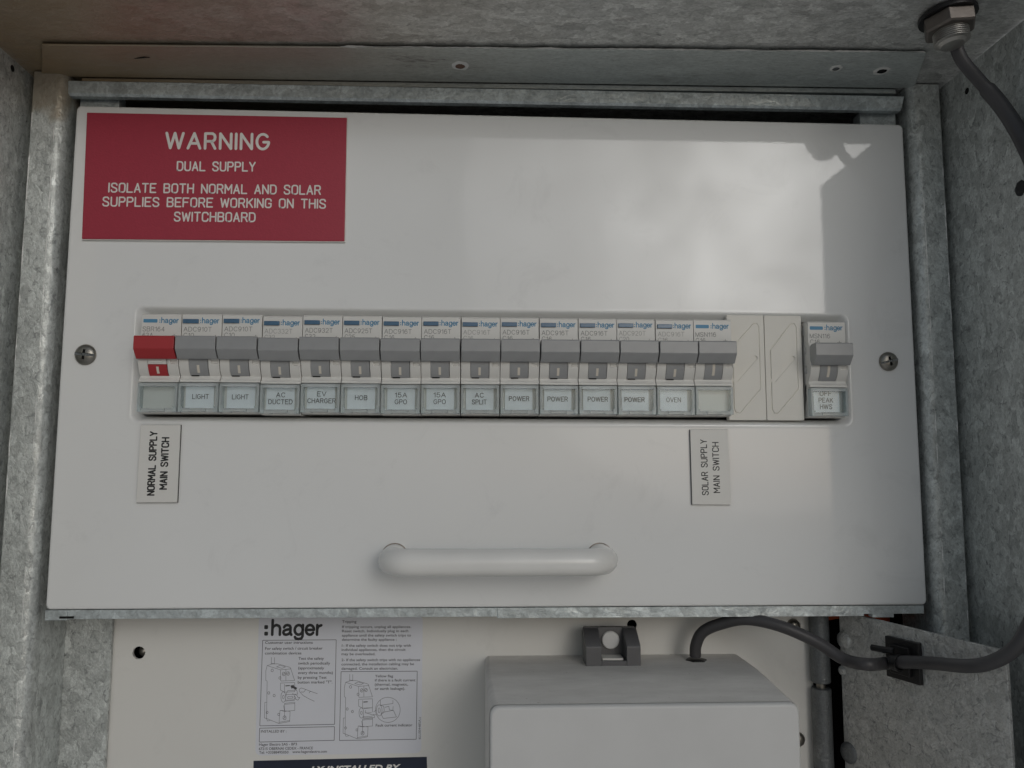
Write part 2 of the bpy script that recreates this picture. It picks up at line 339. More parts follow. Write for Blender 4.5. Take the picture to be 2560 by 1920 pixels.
def galv(name, base=(0.56, 0.585, 0.57), spangle=1.6, flecks=1.4, rough=0.45, metal=0.4, stretch=(1, 1, 1), brown=False, bumpk=0.25, scale=1.0, corner=False):
    m, t, p = mat(name); c = coords(t, stretch)
    # warped cells: the spangle of hot-dip zinc
    w = tex(t, 'ShaderNodeTexNoise', 220 * scale, c, Detail=3)
    wv = nd(t, 'ShaderNodeVectorMath', operation='MULTIPLY_ADD'); wv.inputs[1].default_value = (0.006, 0.006, 0.006)
    t.links.new(w.outputs['Color'], wv.inputs[0]); t.links.new(c, wv.inputs[2])
    vo = tex(t, 'ShaderNodeTexVoronoi', 240 * scale, wv.outputs[0])
    sepc = nd(t, 'ShaderNodeSeparateColor'); t.links.new(vo.outputs['Color'], sepc.inputs[0])
    cell = ramp(t, sepc.outputs['Red'], [(0.0, 1 - 0.13 * spangle), (1.0, 1 + 0.08 * spangle)])
    vs_ = tex(t, 'ShaderNodeTexVoronoi', 520 * scale, wv.outputs[0]); sep2 = nd(t, 'ShaderNodeSeparateColor'); t.links.new(vs_.outputs['Color'], sep2.inputs[0])
    cell2 = ramp(t, sep2.outputs['Red'], [(0.0, 1 - 0.10 * spangle), (1.0, 1 + 0.07 * spangle)])
    big = tex(t, 'ShaderNodeTexNoise', 26, c, Detail=7, Roughness=0.68)
    bigr = ramp(t, big.outputs['Fac'], [(0.3, 0.85), (0.7, 1.08)])
    col = mixc(t, 1.0, mixc(t, 1.0, mixc(t, 1.0, base, cell, 'MULTIPLY'), cell2, 'MULTIPLY'), bigr, 'MULTIPLY')
    # dark crescents where crystals meet, and small pits
    ve = nd(t, 'ShaderNodeTexVoronoi', feature='DISTANCE_TO_EDGE'); ve.inputs['Scale'].default_value = 250 * scale; t.links.new(wv.outputs[0], ve.inputs['Vector'])
    ed = ramp(t, ve.outputs['Distance'], [(0.0, 1.0), (0.10, 0.0)])
    gt = tex(t, 'ShaderNodeTexNoise', 330 * scale, c, Detail=2); gtr = ramp(t, gt.outputs['Fac'], [(0.53, 0.0), (0.60, 1.0)])
    fl = tex(t, 'ShaderNodeTexNoise', 480 * scale, wv.outputs[0], Detail=2, Distortion=1.0)
    flr = ramp(t, fl.outputs['Fac'], [(0.27, 1.0), (0.34, 0.0)])
    dk = mixc(t, 1.0, mixc(t, 1.0, ed, gtr, 'MULTIPLY'), flr, 'ADD')
    fw = nd(t, 'ShaderNodeMath', operation='MULTIPLY'); fw.inputs[1].default_value = 0.42 * flecks; fw.use_clamp = True; t.links.new(dk, fw.inputs[0])
    col = mixc(t, fw.outputs[0], col, (0.12, 0.125, 0.13))
    fg = tex(t, 'ShaderNodeTexNoise', 1100 * scale, c, Detail=3, Roughness=0.7, Distortion=0.6)
    col = mixc(t, 1.0, col, ramp(t, fg.outputs['Fac'], [(0.34, 0.80), (0.5, 1.0), (0.68, 1.14)]), 'MULTIPLY')
    # pale zinc bloom
    wb = tex(t, 'ShaderNodeTexNoise', 95, c, Detail=8, Roughness=0.7)
    wr = ramp(t, wb.outputs['Fac'], [(0.60, 0.0), (0.75, 0.45)])
    col = mixc(t, wr, col, (0.52, 0.53, 0.51))
    if brown:      # brown tint, strongest at the left end and fading rightwards, with purple-black tarnish marks
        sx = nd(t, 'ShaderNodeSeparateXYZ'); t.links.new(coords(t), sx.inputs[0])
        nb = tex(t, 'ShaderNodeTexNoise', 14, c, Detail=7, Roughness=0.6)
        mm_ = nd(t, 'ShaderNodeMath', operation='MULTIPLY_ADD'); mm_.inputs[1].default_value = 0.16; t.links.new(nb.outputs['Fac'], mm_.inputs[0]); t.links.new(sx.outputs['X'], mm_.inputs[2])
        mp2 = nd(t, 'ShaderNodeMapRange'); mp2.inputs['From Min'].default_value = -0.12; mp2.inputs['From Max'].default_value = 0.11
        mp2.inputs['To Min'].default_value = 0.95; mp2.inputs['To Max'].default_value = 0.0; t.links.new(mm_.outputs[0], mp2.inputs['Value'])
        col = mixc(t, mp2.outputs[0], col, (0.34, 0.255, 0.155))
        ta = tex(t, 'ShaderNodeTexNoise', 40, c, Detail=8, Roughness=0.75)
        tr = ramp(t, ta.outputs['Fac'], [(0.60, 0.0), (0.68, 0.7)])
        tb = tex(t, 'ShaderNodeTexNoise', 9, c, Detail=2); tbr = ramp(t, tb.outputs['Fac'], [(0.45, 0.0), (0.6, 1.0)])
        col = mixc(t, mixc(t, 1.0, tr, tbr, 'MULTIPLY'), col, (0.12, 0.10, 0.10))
    if corner:     # brown tint over the top of the left rail
        s3 = nd(t, 'ShaderNodeSeparateXYZ'); t.links.new(coords(t), s3.inputs[0])
        nz = tex(t, 'ShaderNodeTexNoise', 70, c, Detail=4); zz_ = nd(t, 'ShaderNodeMath', operation='MULTIPLY_ADD'); zz_.inputs[1].default_value = 0.03; t.links.new(nz.outputs['Fac'], zz_.inputs[0]); t.links.new(s3.outputs['Z'], zz_.inputs[2])
        m1 = nd(t, 'ShaderNodeMapRange'); m1.inputs['From Min'].default_value = 0.397; m1.inputs['From Max'].default_value = 0.402; t.links.new(zz_.outputs[0], m1.inputs['Value'])
        m2_ = nd(t, 'ShaderNodeMath', operation='LESS_THAN'); m2_.inputs[1].default_value = 0.0; t.links.new(s3.outputs['X'], m2_.inputs[0])
        m3 = nd(t, 'ShaderNodeMath', operation='MULTIPLY'); t.links.new(m1.outputs[0], m3.inputs[0]); t.links.new(m2_.outputs[0], m3.inputs[1])
        m4 = nd(t, 'ShaderNodeMath', operation='MULTIPLY'); m4.inputs[1].default_value = 0.75; t.links.new(m3.outputs[0], m4.inputs[0])
        col = mixc(t, m4.outputs[0], col, (0.34, 0.285, 0.21))
    t.links.new(col, p.inputs['Base Color'])
    p.inputs['Metallic'].default_value = metal
    rr = ramp(t, sepc.outputs['Green'], [(0, rough - 0.10), (1, rough + 0.10)])
    t.links.new(rr, p.inputs['Roughness'])
    hh = nd(t, 'ShaderNodeMath', operation='ADD'); t.links.new(ve.outputs['Distance'], hh.inputs[0]); t.links.new(fl.outputs['Fac'], hh.inputs[1])
    b1 = bump(t, p, hh.outputs[0], bumpk, 0.0012)
    b2 = bump(t, p, big.outputs['Fac'], 0.12, 0.003, b1)
    b3 = bump(t, p, fg.outputs['Fac'], 0.25, 0.0003, b2)
    return m

M_wall = galv('galvanised_steel', stretch=(1, 1, 0.75))
M_rail = galv('galvanised_rail', base=(0.58, 0.605, 0.59), spangle=1.4, flecks=1.2, stretch=(1, 1, 0.7), corner=True)
M_ceil = galv('tarnished_galvanised', base=(0.60, 0.605, 0.585), spangle=1.6, flecks=0.7, stretch=(0.6, 1, 1), brown=True)
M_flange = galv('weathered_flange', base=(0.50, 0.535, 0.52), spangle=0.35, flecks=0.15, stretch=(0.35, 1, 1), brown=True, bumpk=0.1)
M_lip = galv('pale_galvanised', base=(0.54, 0.59, 0.60), spangle=1.3, flecks=0.5, rough=0.42, scale=0.55)
M_plate = galv('pitted_galvanised', base=(0.53, 0.535, 0.52), spangle=1.0, flecks=1.3, rough=0.45, bumpk=0.5, scale=0.9)
M_bright = galv('highlight_zinc', base=(0.88, 0.88, 0.86), spangle=0.3, flecks=0.1, rough=0.35, metal=0.2)
M_tube = galv('dull_zinc_tube', base=(0.15, 0.16, 0.165), spangle=0.3, flecks=0.3, rough=0.45)
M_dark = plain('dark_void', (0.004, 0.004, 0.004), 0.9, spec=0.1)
M_slot = plain('shadow_black', (0.01, 0.01, 0.01), 0.8, spec=0.2)
M_rust = plain('rusty_rivet', (0.15, 0.085, 0.06), 0.8)
M_bloom = plain('white_rust', (0.62, 0.62, 0.60), 0.9, grain=0.6)
def panel_paint(name, col, rough, spec, peel):
    m, t, p = mat(name); c = coords(t)
    n = tex(t, 'ShaderNodeTexNoise', 9, c, Detail=5)
    col2 = mixc(t, 1.0, col, ramp(t, n.outputs['Fac'], [(0.3, 0.97), (0.7, 1.02)]), 'MULTIPLY')
    sp = tex(t, 'ShaderNodeTexNoise', 190, c, Detail=2); spr = ramp(t, sp.outputs['Fac'], [(0.80, 0.0), (0.83, 0.6)])
    col2 = mixc(t, spr, col2, (0.30, 0.27, 0.22))
    sg_ = tex(t, 'ShaderNodeTexNoise', 34, c, Detail=9, Roughness=0.72, Distortion=0.8)     # faint grime and wipe marks
    col2 = mixc(t, 1.0, col2, ramp(t, sg_.outputs['Fac'], [(0.30, 0.94), (0.44, 1.0)]), 'MULTIPLY')
    t.links.new(col2, p.inputs['Base Color']); p.inputs['Specular IOR Level'].default_value = spec
    sm = tex(t, 'ShaderNodeTexNoise', 22, c, Detail=6, Roughness=0.65)
    t.links.new(ramp(t, sm.outputs['Fac'], [(0.35, rough * 0.85), (0.7, rough * 1.25)]), p.inputs['Roughness'])
    op = tex(t, 'ShaderNodeTexNoise', 900, c, Detail=1); b = bump(t, p, op.outputs['Fac'], peel, 0.0001)
    wv = tex(t, 'ShaderNodeTexNoise', 16, c, Detail=2); bump(t, p, wv.outputs['Fac'], 0.03, 0.002, b)
    return m
M_panel = panel_paint('white_gloss_paint', (0.76, 0.765, 0.76), 0.04, 0.5, 0.08)
M_lower = panel_paint('cream_paint', (0.70, 0.69, 0.66), 0.42, 0.35, 0.05)
M_handle = plain('white_plastic_pull', (0.76, 0.755, 0.735), 0.2, var=0.05, vscale=45)
M_body = plain('warm_white_plastic', (0.68, 0.67, 0.64), 0.40, spec=0.4, grain=0.06, gscale=2500, var=0.03)
M_cream = plain('cream_plastic', (0.76, 0.74, 0.685), 0.5, spec=0.3, grain=0.12, gscale=900, var=0.05)
M_grey = plain('grey_plastic', (0.31, 0.315, 0.32), 0.33, spec=0.5, grain=0.15, gscale=1400, var=0.08, vscale=120)
M_red = plain('red_plastic', (0.40, 0.030, 0.035), 0.36, spec=0.5, grain=0.1, gscale=1400, var=0.06)
M_crack = plain('dirty_paint_crack', (0.36, 0.30, 0.25), 0.7, var=0.6, vscale=260)
M_mark = plain('pale_mark', (0.66, 0.61, 0.53), 0.5)
M_blue = plain('blue_print', (0.075, 0.25, 0.42), 0.5)
M_btn = plain('blue_button', (0.06, 0.14, 0.24), 0.25, spec=0.6, var=0.2, vscale=300)
M_ink = plain('grey_ink', (0.20, 0.20, 0.195), 0.6)
M_faint = plain('faint_ink', (0.36, 0.355, 0.34), 0.6)
M_black_ink = plain('black_ink', (0.02, 0.02, 0.022), 0.6)
M_dim_ink = plain('soft_black_ink', (0.06, 0.06, 0.065), 0.6)
M_label_ink = plain('printed_label_ink', (0.09, 0.09, 0.095), 0.6)
M_paper = plain('white_paper', (0.86, 0.88, 0.91), 0.6, spec=0.2, var=0.04, vscale=200)
M_signred = plain('red_laminate', (0.36, 0.030, 0.055), 0.42, spec=0.45, grain=0.5, gscale=1300, var=0.05, vscale=900)
M_signwhite = plain('white_engraving', (0.74, 0.72, 0.69), 0.5)
M_tag = plain('white_laminate', (0.70, 0.69, 0.66), 0.45, grain=0.2, gscale=1200, var=0.03)
M_core = plain('black_core', (0.015, 0.015, 0.015), 0.5)
M_sticker = plain('glossy_sticker', (0.66, 0.67, 0.72), 0.3, var=0.02)
M_navy = plain('navy_sticker', (0.012, 0.018, 0.04), 0.35, var=0.25, vscale=50)
M_meter = plain('light_grey_plastic', (0.60, 0.60, 0.595), 0.38, spec=0.4, grain=0.04, gscale=3000, var=0.03)
def dusty_plastic():
    m, t, p = mat('dusty_grey_plastic'); c = coords(t, (1, 2.2, 1))
    n = tex(t, 'ShaderNodeTexNoise', 40, c, Detail=9, Roughness=0.65); n2 = tex(t, 'ShaderNodeTexNoise', 160, c, Detail=4, Distortion=1.5)
    col = mixc(t, ramp(t, n.outputs['Fac'], [(0.35, 0.0), (0.65, 1.0)]), (0.64, 0.62, 0.59), (0.76, 0.74, 0.71))
    col = mixc(t, ramp(t, n2.outputs['Fac'], [(0.66, 0.0), (0.72, 0.5)]), col, (0.66, 0.65, 0.62))
    n3 = tex(t, 'ShaderNodeTexNoise', 420, c, Detail=2); col = mixc(t, ramp(t, n3.outputs['Fac'], [(0.72, 0.0), (0.77, 0.7)]), col, (0.25, 0.2, 0.15))
    t.links.new(col, p.inputs['Base Color']); p.inputs['Roughness'].default_value = 0.6
    return m
M_dusty = dusty_plastic()
M_lug = plain('dark_grey_plastic', (0.10, 0.10, 0.105), 0.38, spec=0.5, var=0.1)
M_cable = plain('black_cable_sheath', (0.052, 0.050, 0.053), 0.45, spec=0.5, grain=0.1, gscale=600, var=0.15)
M_nylon = plain('black_nylon', (0.012, 0.012, 0.013), 0.4, spec=0.4)
M_brass = plain('nickel_plated_brass', (0.17, 0.15, 0.135), 0.42, metal=0.7, grain=0.2, gscale=500, var=0.2, vscale=120)
M_thread = plain('bright_thread', (0.40, 0.385, 0.36), 0.4, metal=0.8, var=0.2, vscale=200)
M_screw = plain('dull_screw_steel', (0.30, 0.285, 0.255), 0.33, metal=0.9, grain=0.25, gscale=700, var=0.3, vscale=250)
M_orange = plain('orange_cable', (0.55, 0.09, 0.03), 0.5)
def clear(name, tint, gloss, cloud=0.0):
    m, t, p = mat(name); t.nodes.remove(p); o = t.nodes['Material Output']
    tr = nd(t, 'ShaderNodeBsdfTransparent'); tr.inputs[0].default_value = (*tint, 1)
    g = nd(t, 'ShaderNodeBsdfGlossy'); g.inputs['Roughness'].default_value = gloss; g.inputs[0].default_value = (0.9, 0.95, 0.97, 1)
    fr = nd(t, 'ShaderNodeFresnel'); fr.inputs['IOR'].default_value = 1.49
    mx_ = nd(t, 'ShaderNodeMixShader'); t.links.new(fr.outputs[0], mx_.inputs[0]); t.links.new(tr.outputs[0], mx_.inputs[1]); t.links.new(g.outputs[0], mx_.inputs[2])
    last = mx_.outputs[0]
    if cloud:
        df = nd(t, 'ShaderNodeBsdfDiffuse'); df.inputs[0].default_value = (0.80, 0.845, 0.85, 1)
        m2 = nd(t, 'ShaderNodeMixShader'); m2.inputs[0].default_value = cloud; t.links.new(last, m2.inputs[1]); t.links.new(df.outputs[0], m2.inputs[2]); last = m2.outputs[0]
    t.links.new(last, o.inputs[0]); return m
M_clear = clear('clear_plastic', (0.95, 0.975, 0.98), 0.06)
M_rim = clear('clear_plastic_edge', (0.985, 0.992, 0.993), 0.08, 0.33)
M_peg = clear('clear_plastic_hinge', (0.86, 0.91, 0.92), 0.1, 0.30)

# ------------------------------------------------------------------ the steel meter box
box = thing('meter_box', (0, 0, -160), 'open galvanised steel meter box around the white switchboard panel', 'meter box')
def zc(x): return 244.2 + 0.0115 * x                       # underside of the top, a little out of level
m = MB(); m.add([(-226, -67, zc(-226) + 1.5), (232, -74, zc(232) + 1.5), (232, 62, zc(232) - .4), (-226, 62, zc(-226) - .4),
                 (-226, -67, zc(-226) + 3.1), (232, -74, zc(232) + 3.1), (232, 62, zc(232) + 1.6), (-226, 62, zc(-226) + 1.6)],
                [(0, 1, 2, 3), (7, 6, 5, 4), (0, 4, 5, 1), (1, 5, 6, 2), (2, 6, 7, 3), (3, 7, 4, 0)])
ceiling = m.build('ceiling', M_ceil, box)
m = MB()                                                   # folded plate welded under the top, mitred at its ends
fl = [(-197, -27.6), (189, -32.4), (202, 0.6), (-212, 0.6)]
m.prism(fl, lambda p: (p[0], p[1], zc(p[0]) - 0.1), lambda p: (p[0], p[1], zc(p[0]) - 1.0))
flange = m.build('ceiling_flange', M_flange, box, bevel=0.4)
m = MB(); m.box(-218.5, -216.6, -74, 60, -170, zc(-217) - 0.3); m.build('side_wall', M_wall, box)
m = MB(); m.box(215.4, 217.2, -138, 60, -170, zc(216) - 0.3); m.build('side_wall', M_wall, box)
prof = [(-216.5, 5), (-215.6, 2.6), (-214.3, 1.2), (-213.9, -2.0), (-213.2, -2.6), (-203.6, -2.4)] + [(-203.6 + 4.6 * math.sin(R(a)), 2.2 - 4.6 * math.cos(R(a))) for a in range(15, 91, 15)] + [(-199.0, 27), (-203, 27), (-203, 6)]
def worn_highlight(x, y, z0, z1, r, parent):                        # pale strip painting the highlight along a worn folded edge
    m = MB(); n_ = 150; P_ = []; r_ = []
    for i in range(n_):
        z = z0 + (z1 - z0) * i / (n_ - 1); P_.append((x + random.uniform(-.06, .06), y + random.uniform(-.02, .06), z))
        r_.append(r * max(.12, (.65 + .35 * math.sin(i * .31 + 3 * math.sin(i * .17))) * random.uniform(.6, 1.0)))
    m.tube(P_, r_, 6); m.build('worn_edge_highlight', M_bright, parent)
m = MB(); m.prz(prof, -170, 241.6); rl = m.build('corner_rail', M_rail, box, angle=50, flat=True)
worn_highlight(-213.2, -2.35, -100, 222, .5, rl); worn_highlight(-203.2, -2.25, -60, 215, .3, rl)
m = MB(); m.prz([(-x - 1.1, y) for x, y in prof], -170, 246.2); rl = m.build('corner_rail', M_rail, box, angle=50, flat=True)
worn_highlight(212.1, -2.35, -60, 205, .45, rl); worn_highlight(202.1, -2.25, -40, 190, .4, rl)
m = MB(); m.prism([(2.2, 0), (1.4, -0.5), (1.4, -2.6), (7, -2.6), (7, 0)], lambda p: (-194, p[0], zc(-194) + p[1] - 0.6), lambda p: (193, p[0], zc(193) + p[1] - 0.6))
m.build('header_ledge', M_flange, box, angle=50)
m = MB()                                                   # white zinc rust crusted along the flange seam
pts_ = []; rr_ = []
for i in range(170):
    x = -70 + 258 * i / 169; y = -27.6 - 4.8 * (x + 197) / 386
    k_ = 0.5 + 0.5 * math.sin(i * .23 + 2 * math.sin(i * .11))
    pts_.append((x, y - .25 + random.uniform(-.15, .15), zc(x) - 0.45)); rr_.append(0.06 + 0.5 * k_ * random.uniform(.2, 1))
m.tube(pts_, rr_, 6); m.build('seam_crust', M_bloom, flange)
lipp = [(0.6, 0), (0.2, -0.4), (0.5, -6.0), (1.4, -7.1), (4.5, -7.1), (4.5, 0)]
m = MB(); za, zb = 239.9, 242.2
m.loft([[(-202.3 + max(0, -q[1] - 0.7) * 0.18, q[0], za - 0.75 + q[1]) for q in lipp]] + [[(x, q[0], za - 0.75 + (zb - za) * (x + 202) / 398 + q[1] + random.uniform(-.12, .12)) for q in lipp] for x in range(-180, 190, 24)]
       + [[(196.4 - max(0, -q[1] - 0.7) * 0.25, q[0], zb - 0.75 + q[1]) for q in lipp]], 0, True, True)
m.build('header_lip', M_lip, box, angle=22)
for x0, x1 in ((-197, -179), (177.5, 195.5)):
    m = MB(); m.box(x0, x1, 7, 14, 205, 240 - 4); m.build('corner_bracket', M_lip, box, bevel=0.3)
m = MB()
m.box(-195.3, -186, 0.6, 7, -4.6, -0.35); m.box(-186, 0, 1.0, 7, -4.2, -0.35); m.box(0, 166, 0.8, 7, -4.9, -0.35); m.box(166, 194, 1.0, 7, -4.0, -0.35)
m.box(170, 180, 1.2, 5, -5.6, -4.0)
m.box(-189.2, -183.0, 0.45, 0.7, -3.9, -2.9, 1)
m.build('bottom_rail', [M_lip, M_slot], box, bevel=0.25)
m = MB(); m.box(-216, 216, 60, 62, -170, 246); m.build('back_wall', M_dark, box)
m = MB(); m.box(-203, -178, 27.2, 29, -170, -5); m.build('back_flange', M_wall, box)
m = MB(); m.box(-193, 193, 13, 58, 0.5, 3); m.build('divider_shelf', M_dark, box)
def zplane(px, py, z):
    d = Rm @ Vector(((px - 1280) / CF, 1.0, -(py - 960) / CF)); t = (z - cz) / d.z
    return Vector((cx + t * d.x, cy + t * d.y, z))
for px, py, r, mt in ((1150, 163, 2.1, M_rust), (2205, 187, 2.0, M_slot), (2090, 180, 1.5, M_tube)):
    q = zplane(px, py, 243.2); zz = zc(q.x) - 1.0
    m = MB(); n = 22
    ring = [[(q.x + math.cos(a) * k * r * random.uniform(.9, 1.15), q.y + math.sin(a) * k * r * random.uniform(.9, 1.15), zz - h) for a in [2 * math.pi * i / n for i in range(n)]] for k, h in ((1.9, 0.02), (1.45, 0.35), (1.05, 0.4), (0.95, -0.2))]
    m.loft(ring[:3], 1); m.loft([[(q.x + math.cos(2 * math.pi * i / n) * r * 1.08, q.y + math.sin(2 * math.pi * i / n) * r * 1.08, zz - h) for i in range(n)] for h in (0.3, 0.12)], 0, False, True)
    m.build('rivet_hole', [mt, M_bloom], box)
# small dark drill marks in the two side walls
for x, nx, py, pz in ((-216.6, 1, -14, 238), (215.4, -1, -19, 236)):
    m = MB(); m.lathe((x, py, pz - 1), (nx, 0, 0), [(1.5, 0.02), (1.4, 0.12)], 16); m.build('drill_mark', M_slot, box)
m = MB(); q = zplane(350, 141, zc(-130) - 1.2)
m.tube([(q.x - 3.6, q.y + 2, q.z), (q.x - 1, q.y + 1, q.z), (q.x + 2, q.y + .2, q.z), (q.x + 4, q.y + .4, q.z)], [0.2, .5, .55, .3], 8)
tag(m.build('metal_burr', M_slot, None, tuple(q)), 'dark curled metal burr stuck under the brown-tinted box top', 'burr')

# ------------------------------------------------------------------ switchboard panel
pan = thing('switchboard_panel', (0, 0, 0), 'large glossy white switchboard panel with a recessed breaker window and bar handle', 'panel')
def ring(x0, x1, z0, z1, r, y): return [(a, y, b) for a, b in rrect(x0, x1, z0, z1, r, 6)]
m = MB()
m.loft([ring(-195, 195, 0, 226.9, 2.2, 12), ring(-195, 195, 0, 226.9, 2.2, 0.9), ring(-194.8, 194.8, 0.2, 226.7, 2.0, 0.25), ring(-194.2, 194.2, 0.8, 226.1, 1.4, 0), ring(-193.6, 193.6, 1.4, 225.5, 1.2, 0), ring(-165.2, 165.4, 79.5, 135.0, 4.2, 0),
        ring(-164.4, 164.6, 80.3, 134.2, 3.8, 0), ring(-163.7, 163.9, 81.0, 133.5, 3.4, -0.12), ring(-163.1, 163.3, 81.6, 132.9, 3.2, 0.15), ring(-162.4, 162.6, 82.3, 132.2, 3.0, 0.9),
        ring(-159.9, 160.9, 83.6, 130.4, 2.0, 3.6), ring(-159.5, 160.6, 83.9, 130.0, 1.8, 4.6), ring(-159.5, 160.6, 83.9, 130.0, 1.8, 26)])
m.build('panel_face', M_panel, pan, angle=70, flat=True)
m = MB(); m.box(-170, 171, 26.2, 27, 76, 138); m.build('window_backing', M_dark, pan)
path = [(-45.6, 0.2, 22), (-45.6, -8, 22)] + [(-36.4 + 0 - 9.2 * math.cos(R(a)), -12.6 - 9.2 * math.sin(R(a)), 22) for a in range(0, 91, 10)] + [(-15, -21.8, 22), (0, -21.8, 22), (15, -21.8, 22)] \
     + [(36.6 + 9.2 * math.sin(R(a)), -12.6 - 9.2 * math.cos(R(a)), 22) for a in range(0, 91, 10)] + [(45.8, -8, 22), (45.8, 0.2, 22)]
m = MB(); m.tube(path, 5.75, 28); hdl = m.build('pull_handle', M_handle, pan, angle=60)
for x in (-45.6, 45.8):
    m = MB(); m.loft([[(x + math.cos(2 * math.pi * i / 40) * r_, -y_, 22 + math.sin(2 * math.pi * i / 40) * r_) for i in range(40)] for r_, y_ in ((5.7, .28), (5.95 + .0, .22), (6.12, .02))])
    m.build('foot_crack', M_crack, hdl)
def screw_head(px, py, r, rot, slot_w):
    q = at(px, py, -1.5); a = R(rot)
    m = MB(); m.lathe((q.x, 0.1, q.z), (0, -1, 0), [(r * .96, 0), (r, .5), (r * .98, 1.0), (r * .85, 1.75), (r * .6, 2.25), (r * .3, 2.5), (.05, 2.56)], 30)
    o = m.build('panel_screw', M_screw, pan, angle=60)
    c = MB()
    def bar(ang, ln, w, d):
        u = Vector((math.cos(ang), 0, math.sin(ang))); v = Vector((-u.z, 0, u.x)); p0 = Vector((q.x, 0, q.z))
        pts = [p0 + u * sx * ln + v * sy * w for sx, sy in ((-1, -1), (1, -1), (1, 1), (-1, 1))]
        c.add([(p.x, -4, p.z) for p in pts] + [(p.x, -d, p.z) for p in pts], [(0, 1, 2, 3), (7, 6, 5, 4), (0, 4, 5, 1), (1, 5, 6, 2), (2, 6, 7, 3), (3, 7, 4, 0)])
    bar(a, r * 1.3, slot_w, 1.7)
    cut(o, c)
    c = MB(); q0 = q
    u = a + math.pi / 2
    pts = [(q.x + math.cos(u) * s1 * r * .48 + math.cos(u + math.pi / 2) * s2 * .55, q.z + math.sin(u) * s1 * r * .48 + math.sin(u + math.pi / 2) * s2 * .55) for s1, s2 in ((-1, -1), (1, -1), (1, 1), (-1, 1))]
    c.pry(pts, -4, -0.9); cut(o, c)
    b_ = MB(); b_.pry([(q.x + (a_ - q.x) * .97, q.z + (c_ - q.z) * .97) for a_, c_ in pts], -1.35, -.85); b_.build('recess_shade', M_slot, o)  # black plate added in the cross recess, painting its shade
    ua = Vector((math.cos(a), math.sin(a))); va = Vector((-ua.y, ua.x))
    b_ = MB(); b_.pry([(q.x + ua.x * sx * r * .9 + va.x * sy * slot_w * .98, q.z + ua.y * sx * r * .9 + va.y * sy * slot_w * .98) for sx, sy in ((-1, -1), (1, -1), (1, 1), (-1, 1))], -1.75, -1.2); b_.build('slot_shade', M_tube, o)  # darker plate laid in the slot so its shade is in the colour
    return o
screw_head(211, 886, 4.7, -5, 0.6); screw_head(2224, 903, 4.5, 14, 0.5)

# ------------------------------------------------------------------ engraved signs on the panel
sg = thing('warning_sign', tuple(at(535, 600, 0)), 'red engraved WARNING DUAL SUPPLY sign at the upper left of the white panel', 'sign')
yf = -1.7
c4 = [at(*p, yf) for p in ((204, 597), (861, 603), (867, 294), (217, 281))]
m = MB(); m.hexa([(p.x, p.z) for p in c4], yf, -0.05); m.build('sign_plate', M_signred, sg, bevel=0.25)
c5 = [at(*p, yf) for p in ((203.4, 598.6), (862, 604.6), (868, 293.4), (216, 280.4))]
m = MB(); m.hexa([(p.x, p.z) for p in c5], yf + 0.45, -0.02); m.build('sign_backing', M_signwhite, sg)
m = MB(); yl = yf - 0.03
stroke_px(m, 'WARNING', (415.5, 370), (671, 373), 37.5, yl, 6.6, 0, 2.0)
m.build('heading_lettering', M_signwhite, sg)
m = MB()
k = 2.44
for s, x0, x1, z0, z1 in (('DUAL SUPPLY', 1078, 1558, 1043, 1047), ('ISOLATE BOTH NORMAL AND SOLAR', 660, 1957, 1174, 1189),
                          ('SUPPLIES BEFORE WORKING ON THIS', 624, 1988, 1259, 1273), ('SWITCHBOARD', 1060, 1558, 1351, 1355)):
    engrave_px(m, s, (x0 / k + 1.5, z0 / k - 1.5), (x1 / k - 1.5, z1 / k - 1.5), 21.5, yl, 3.6)
m.build('lettering', M_signwhite, sg)
def name_plate(name, corners, lines, label, wpx, h):
    yf = -1.6
    c = [at(*p, yf) for p in corners]
    t = thing(name, ((c[0].x + c[1].x) / 2, 0, (c[0].z + c[1].z) / 2), label, 'name plate', 'engraved white plates below the breakers')
    m = MB(); m.hexa([(p.x, p.z) for p in c], yf, -0.9); m.build('plate_face', M_tag, t, bevel=0.1)
    cen = sum(c, Vector()) / 4
    m = MB(); m.hexa([(cen.x + (p.x - cen.x) * 1.008, cen.z + (p.z - cen.z) * 1.006) for p in c], -0.9, -0.05); m.build('plate_core', M_core, t)
    m = MB()
    for s, pl, pr in lines: engrave_px(m, s, pl, pr, h, yf - 0.03, wpx)
    m.build('lettering', M_core, t)
q = lambda x, y, ox=320, oy=1040: (ox + x / 6.9125, oy + y / 6.9125)
name_plate('name_plate', (q(140, 1497), q(845, 1493), q(905, 155), q(220, 155)),
           [('NORMAL SUPPLY', q(447, 1365), q(500, 275)), ('MAIN SWITCH', q(662, 1262), q(706, 378))], 'white plate engraved NORMAL SUPPLY MAIN SWITCH, under the red switch', 3.7, 16)
q2 = lambda x, y: q(x, y, 1700, 1040)
name_plate('name_plate', (q2(215, 1530), q2(880, 1535), q2(830, 238), q2(178, 238)),
           [('SOLAR SUPPLY', q2(490, 1362), q2(455, 412)), ('MAIN SWITCH', q2(688, 1322), q2(660, 458))], 'white plate engraved SOLAR SUPPLY MAIN SWITCH, under the blank window', 2.4, 15)

